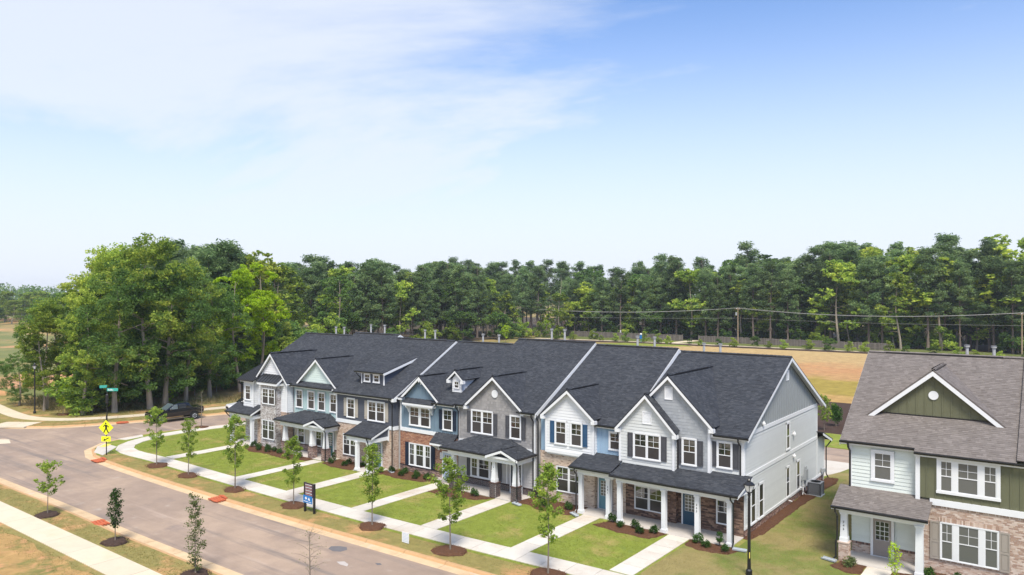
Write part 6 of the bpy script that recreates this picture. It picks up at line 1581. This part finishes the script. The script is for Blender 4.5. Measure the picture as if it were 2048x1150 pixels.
w.build('lettering', plas_white, t)
# board sign on two posts
t = thing('board_sign', 'dark two-post board with rows of small text above a blue panel, facing the street', 'sign', (-24.6, -12.4, 0))
for x in (-25.08, -24.12):
    b = MB(); b.box(x - .06, x + .06, -12.46, -12.34, -.1, 1.95); b.build('sign_post', black_metal, t)
FS = Front(-12.44)
b = MB(); b.fbox(FS, -25.02, -24.18, 1.02, 1.95, -.02, .03); b.build('dark_panel', sign_plum, t)
b = MB(); b.fbox(FS, -25.16, -24.22, .62, 1.12, .031, .055); b.build('blue_panel', sign_blue, t)
w = MB(); rr = random.Random(9)
for r_ in range(8):
    z_ = 1.86 - r_ * .095; u = -24.95
    while u < -24.30:
        wd = rr.uniform(.03, .10); w.cur = r_ % 2; w.fbox(FS, u, min(u + wd, -24.25), z_ - .045, z_, .0305, .036); u += wd + .018
w.build('lettering', [plas_white, sign_pink], t)
w = MB()
for pts in ([(-24.98, .92), (-24.86, .84), (-24.74, .92), (-24.80, 1.0), (-24.86, 1.04), (-24.92, 1.0)], [(-24.66, .86), (-24.46, .80), (-24.46, .90), (-24.56, 1.02)], [(-25.10, .72), (-24.60, .69), (-24.60, .73), (-25.10, .76)], [(-24.52, .70), (-24.30, .69), (-24.30, .73), (-24.52, .73)]):
    w.prism([FS(u, z_, .0555) for u, z_ in pts], (0, -.006, 0))
w.build('emblem', plas_white, t)
# white yard sign
t = thing('yard_sign', 'small white yard sign with faint rows of text in the verge', 'sign', (-15.25, -12.8, 0))
FY = Front(-12.8)
b = MB(); b.fbox(FY, -15.55, -14.98, .04, .66, -.006, .006); b.build('sign_panel', plas_white, t)
b = MB()
for x in (-15.45, -15.08): b.tube([(x, -12.78, -.1), (x, -12.78, .4)], .006, 4)
b.build('sign_stake', steel, t)
w = MB(); rr = random.Random(4)
for r_ in range(6):
    u = -15.48
    while u < -15.08:
        wd = rr.uniform(.03, .08); w.fbox(FY, u, u + wd, .54 - r_ * .085, .575 - r_ * .085, .0062, .008); u += wd + .02
w.build('lettering', mat('faint_blue_lettering', (.45, .55, .68), .6), t)
# orange filter socks at the drains
def sock_pile(x, y, rz, lab, back=True):
    t = thing('drain_sock', lab, 'drain sock', (x, y, -.1), rz, 'orange filter socks at the street drains')
    for k in range(4):
        b = MB(); o_ = k * .24 - .36
        b.tube([(-.75, o_, .10), (-.3, o_ + .05, .13), (.2, o_ - .04, .11), (.75, o_ + .03, .10)], [.07, .11, .11, .07], 7); b.build('sock_tube', sock_m, t, False)
    t.scale = (.8, .8, .8)
    if back:
        b = MB(); b.tube([(-.6, .58, .19), (0, .60, .24), (.65, .56, .18)], [.09, .14, .09], 7); b.build('sock_tube', sock_m, t, False)
sock_pile(-51.6, -13.95, .05, 'orange filter sock pile at the corner drain below the crossing sign')
sock_pile(-32.4, -14.35, -.02, 'orange filter sock pile at the drain in the middle of the far curb')
sock_pile(-33.4, -21.75, 0, 'flat orange filter sock at the near curb', False)
sock_pile(-69.0, -3.8, 1.2, 'orange filter sock at the far drain below the street name sign', False)
# splash blocks
for x, y, rz, lab in ((.62, -2.35, .15, 'concrete splash block under the end house porch downspout'), (5.0, -.85, 2.9, 'concrete splash block under the right house downspout'), (-14.75, -2.75, -.3, 'concrete splash block beside the right dark brick pier'), (-28.3, -1.6, -.4, 'concrete splash block beside the tan brick corner'), (-10.35, -2.35, -.5, 'concrete splash block at the white gabled house porch post')):
    t = thing('splash_block', lab, 'splash block', (x, y, .05), rz, 'splash blocks under the downspouts')
    b = MB(); b.box(-.38, .38, -.14, .14, 0, .04); b.box(-.38, .38, -.15, -.11, .04, .09); b.box(-.38, .38, .11, .15, .04, .09); b.box(-.38, -.34, -.11, .11, .04, .09); b.build('trough', splash_m, t, False)
# air conditioner
t = thing('air_conditioner', 'dark gray outdoor air conditioner on a pad beside the end house', 'air conditioner', (.80, 12.3, 0))
b = MB(); b.box(-.5, .5, -.5, .5, -.02, .07); b.build('pad', splash_m, t, False)
b = MB(); b.box(-.40, .40, -.40, .40, .10, .90); b.build('coil', ac_m, t, False)
b = MB()
for sx in (-1, 1):
    for sy in (-1, 1): b.box(sx * .42 - .04, sx * .42 + .04, sy * .42 - .04, sy * .42 + .04, .07, .92)
b.build('corner_post', ac_m, t, False)
b = MB()
for k in range(14):
    z_ = .13 + k * .055; b.box(-.415, .415, -.425, -.405, z_, z_ + .018); b.box(.405, .425, -.415, .415, z_, z_ + .018)
b.build('louvre', ac_top, t, False)
b = MB(); b.box(-.46, .46, -.46, .46, .92, .97); b.build('top_cover', ac_top, t, False)
b = MB()
for r_ in (.10, .18, .26, .34): b.lathe([(r_ - .008, .972), (r_ - .008, .985), (r_ + .008, .985), (r_ + .008, .972)], (0, 0, 0), 20)
b.lathe([(.35, .9705), (.35, .972)], (0, 0, 0), 20)
b.build('fan_grille', black_metal, t, False)
# ================================================================== vehicles
def loft(st, m, name, parent):
    """stations (x, halfwidth_bottom, halfwidth_belt, halfwidth_top, z_bottom, z_belt, z_top)"""
    vs = []; fs = []; k = 10
    for x, wb, wm, wt, z0, z1, z2 in st:
        ring = [(-wb, z0), (-wm, z0 + (z1 - z0) * .35), (-wm, z1), (-wt * 1.0, z2 - .03), (-wt * .9, z2), (wt * .9, z2), (wt, z2 - .03), (wm, z1), (wm, z0 + (z1 - z0) * .35), (wb, z0)]
        vs += [(x, y, z_) for y, z_ in ring]
    for i in range(len(st) - 1):
        for j in range(k): fs.append((i * k + j, i * k + (j + 1) % k, (i + 1) * k + (j + 1) % k, (i + 1) * k + j))
    fs += [tuple(range(k - 1, -1, -1)), tuple(range((len(st) - 1) * k, len(st) * k))]
    b = MB(); b.add(vs, fs); return b.build(name, m, parent, False)
def wheels(t, xs, w, r, rim):
    for x in xs:
        for sy in (-1, 1):
            y = sy * w; b = MB(); b.lathe([(r * .62, -.13), (r * .95, -.13), (r, -.09), (r, .09), (r * .95, .13), (r * .62, .13)], (x, y, r), 22, 'y'); wh = b.build('wheel', tyre, t, False)
            c = MB(); c.lathe([(r * .62, .128), (r * .60, .140), (.02, .145)] if sy > 0 else [(.02, -.145), (r * .60, -.140), (r * .62, -.128)], (x, y, r), 22, 'y'); c.build('rim', util_gray, wh)
            q = MB()
            for k in range(6):
                a = k * math.pi / 3; yy = y + sy * .142
                q.prism([(x + math.cos(a) * .04 - math.sin(a) * .03, yy, r + math.sin(a) * .04 + math.cos(a) * .03), (x + math.cos(a) * r * .58 - math.sin(a) * .04, yy, r + math.sin(a) * r * .58 + math.cos(a) * .04), (x + math.cos(a) * r * .58 + math.sin(a) * .04, yy, r + math.sin(a) * r * .58 - math.cos(a) * .04), (x + math.cos(a) * .04 + math.sin(a) * .03, yy, r + math.sin(a) * .04 - math.cos(a) * .03)], (0, sy * .015, 0))
            q.build('spokes', tyre, wh)
ang = math.atan2(-4.3, -1.1)   # nose towards the junction
PT_ = thing('pickup_truck', 'black crew-cab pickup parked at the far curb before the wood', 'pickup truck', (-66.3, .75, -.125), math.atan2(-3.45, -.31))
loft([(2.95, .75, .82, .70, .60, .88, 1.12), (2.85, .90, .95, .85, .55, .98, 1.22), (2.2, .93, .97, .90, .58, 1.02, 1.29), (1.25, .93, .97, .92, .58, 1.06, 1.33), (.9, .93, .97, .93, .58, 1.07, 1.34), (-1.35, .93, .97, .94, .58, 1.09, 1.36), (-2.7, .93, .97, .95, .62, 1.12, 1.42), (-2.95, .90, .95, .93, .66, 1.12, 1.42)], car_black, 'body', PT_)
loft([(1.30, .80, .80, .78, 1.28, 1.31, 1.34), (.35, .86, .84, .72, 1.28, 1.62, 1.94), (-.1, .87, .85, .73, 1.28, 1.68, 2.04), (-1.0, .87, .85, .73, 1.28, 1.68, 2.04), (-1.35, .88, .86, .75, 1.28, 1.62, 1.96), (-1.55, .88, .88, .80, 1.28, 1.38, 1.44)], car_black, 'cab', PT_)
for sy in (-1, 1):
    for xa, xb, xc_, xd in ((.92, -.02, .02, .38), (-.12, -.95, -.92, -.14)):
        b = MB(); P4 = [(xa, sy * .880, 1.40), (xb, sy * .880, 1.40), (xc_ if xa > 0 else -.95, sy * .785, 1.90), (xd if xa > 0 else -.14, sy * .785, 1.90)]
        b.prism(P4, (0, sy * .016, 0)); b.build('side_window', ws_glass if xa > 0 else car_glass, PT_, False)
    b = MB(); b.box(.78, .98, sy * 1.0 - .02 if sy > 0 else -1.2, sy * 1.2 if sy > 0 else -.98, 1.30, 1.48); b.build('wing_mirror', car_black, PT_, False)
    b = MB(); b.box(2.72, 2.93, min(sy * .58, sy * .88), max(sy * .58, sy * .88), .93, 1.06); b.build('headlight', lamp_glass, PT_, False)
    b = MB(); b.box(-3.0, -2.95, min(sy * .78, sy * .93), max(sy * .78, sy * .93), .95, 1.28); b.build('tail_light', mat('tail_light_red', (.25, .01, .01), .3), PT_, False)
    b = MB(); b.box(-1.3, 1.2, min(sy * .95, sy * 1.08), max(sy * .95, sy * 1.08), .38, .43); b.build('side_step', steel, PT_, False)
    for x_ in (1.95, -1.85):
        b = MB(); b.lathe([(.50, -.012), (.50, .012)], (x_, sy * .975, .52), 20, 'y'); b.build('wheel_arch', tyre, PT_, False)
b = MB(); b.prism([(1.26, -.74, 1.36), (1.26, .74, 1.36), (.40, .66, 1.92), (.40, -.66, 1.92)], (.03, 0, .04)); b.build('windscreen', ws_glass, PT_, False)
b = MB(); b.prism([(-1.56, -.70, 1.44), (-1.56, .70, 1.44), (-1.39, .64, 1.80), (-1.39, -.64, 1.80)], (-.02, 0, .01)); b.build('rear_window', car_glass, PT_, False)
b = MB(); b.box(-2.85, -1.55, -.84, .84, 1.335, 1.385); b.build('bed_cover', tyre, PT_, False)
b = MB(); b.box(2.90, 2.99, -.6, .6, .72, 1.02); b.build('grille', tyre, PT_, False)
wheels(PT_, (1.95, -1.85), .95, .44, pipe_gray)
SV = thing('parked_car', 'white sport utility car mostly hidden behind the far porch roof', 'car', (-65.3, 9.4, -.125), math.atan2(-3.3, -1.0))
loft([(2.35, .70, .78, .66, .45, .75, .92), (2.2, .85, .92, .80, .38, .85, 1.0), (1.1, .9, .96, .88, .36, .95, 1.12), (-2.0, .9, .96, .90, .36, 1.0, 1.16), (-2.3, .85, .92, .84, .45, 1.0, 1.14)], car_white, 'body', SV)
loft([(1.15, .78, .78, .74, 1.05, 1.10, 1.13), (.4, .83, .82, .68, 1.05, 1.40, 1.66), (-1.6, .83, .82, .68, 1.05, 1.42, 1.70), (-2.25, .82, .80, .72, 1.05, 1.12, 1.18)], car_white, 'cab', SV)
for sy in (-1, 1):
    b = MB(); b.prism([(.85, sy * .85, 1.17), (-1.8, sy * .85, 1.17), (-1.5, sy * .75, 1.60), (.42, sy * .75, 1.60)], (0, sy * .012, 0)); b.build('side_window', car_glass, SV, False)
    b = MB(); b.box(2.0, 2.25, min(sy * .55, sy * .85), max(sy * .55, sy * .85), .78, .92); b.build('headlight', lamp_glass, SV, False)
b = MB(); b.prism([(1.12, -.70, 1.17), (1.12, .70, 1.17), (.45, .62, 1.65), (.45, -.62, 1.65)], (.02, 0, .03)); b.build('windscreen', car_glass, SV, False)
b = MB(); b.box(2.28, 2.37, -.5, .5, .55, .8); b.build('grille', tyre, SV, False)
wheels(SV, (1.5, -1.45), .88, .36, pipe_gray)

# ================================================================== air
hz_ = MB(); hz_.box(-1500, 60, -60, 1060, -1.2, 32)
hm = bpy.data.materials.new('haze'); hm.use_nodes = True; ht = hm.node_tree; ht.nodes.clear()
ho = N(ht, 'ShaderNodeOutputMaterial'); hv = N(ht, 'ShaderNodeVolumePrincipled'); hv.inputs['Color'].default_value = (.84, .90, 1, 1); hv.inputs['Density'].default_value = .0002; hv.inputs['Anisotropy'].default_value = .1
ht.links.new(hv.outputs[0], ho.inputs['Volume'])
tag(hz_.build('haze', hm), kind='stuff')
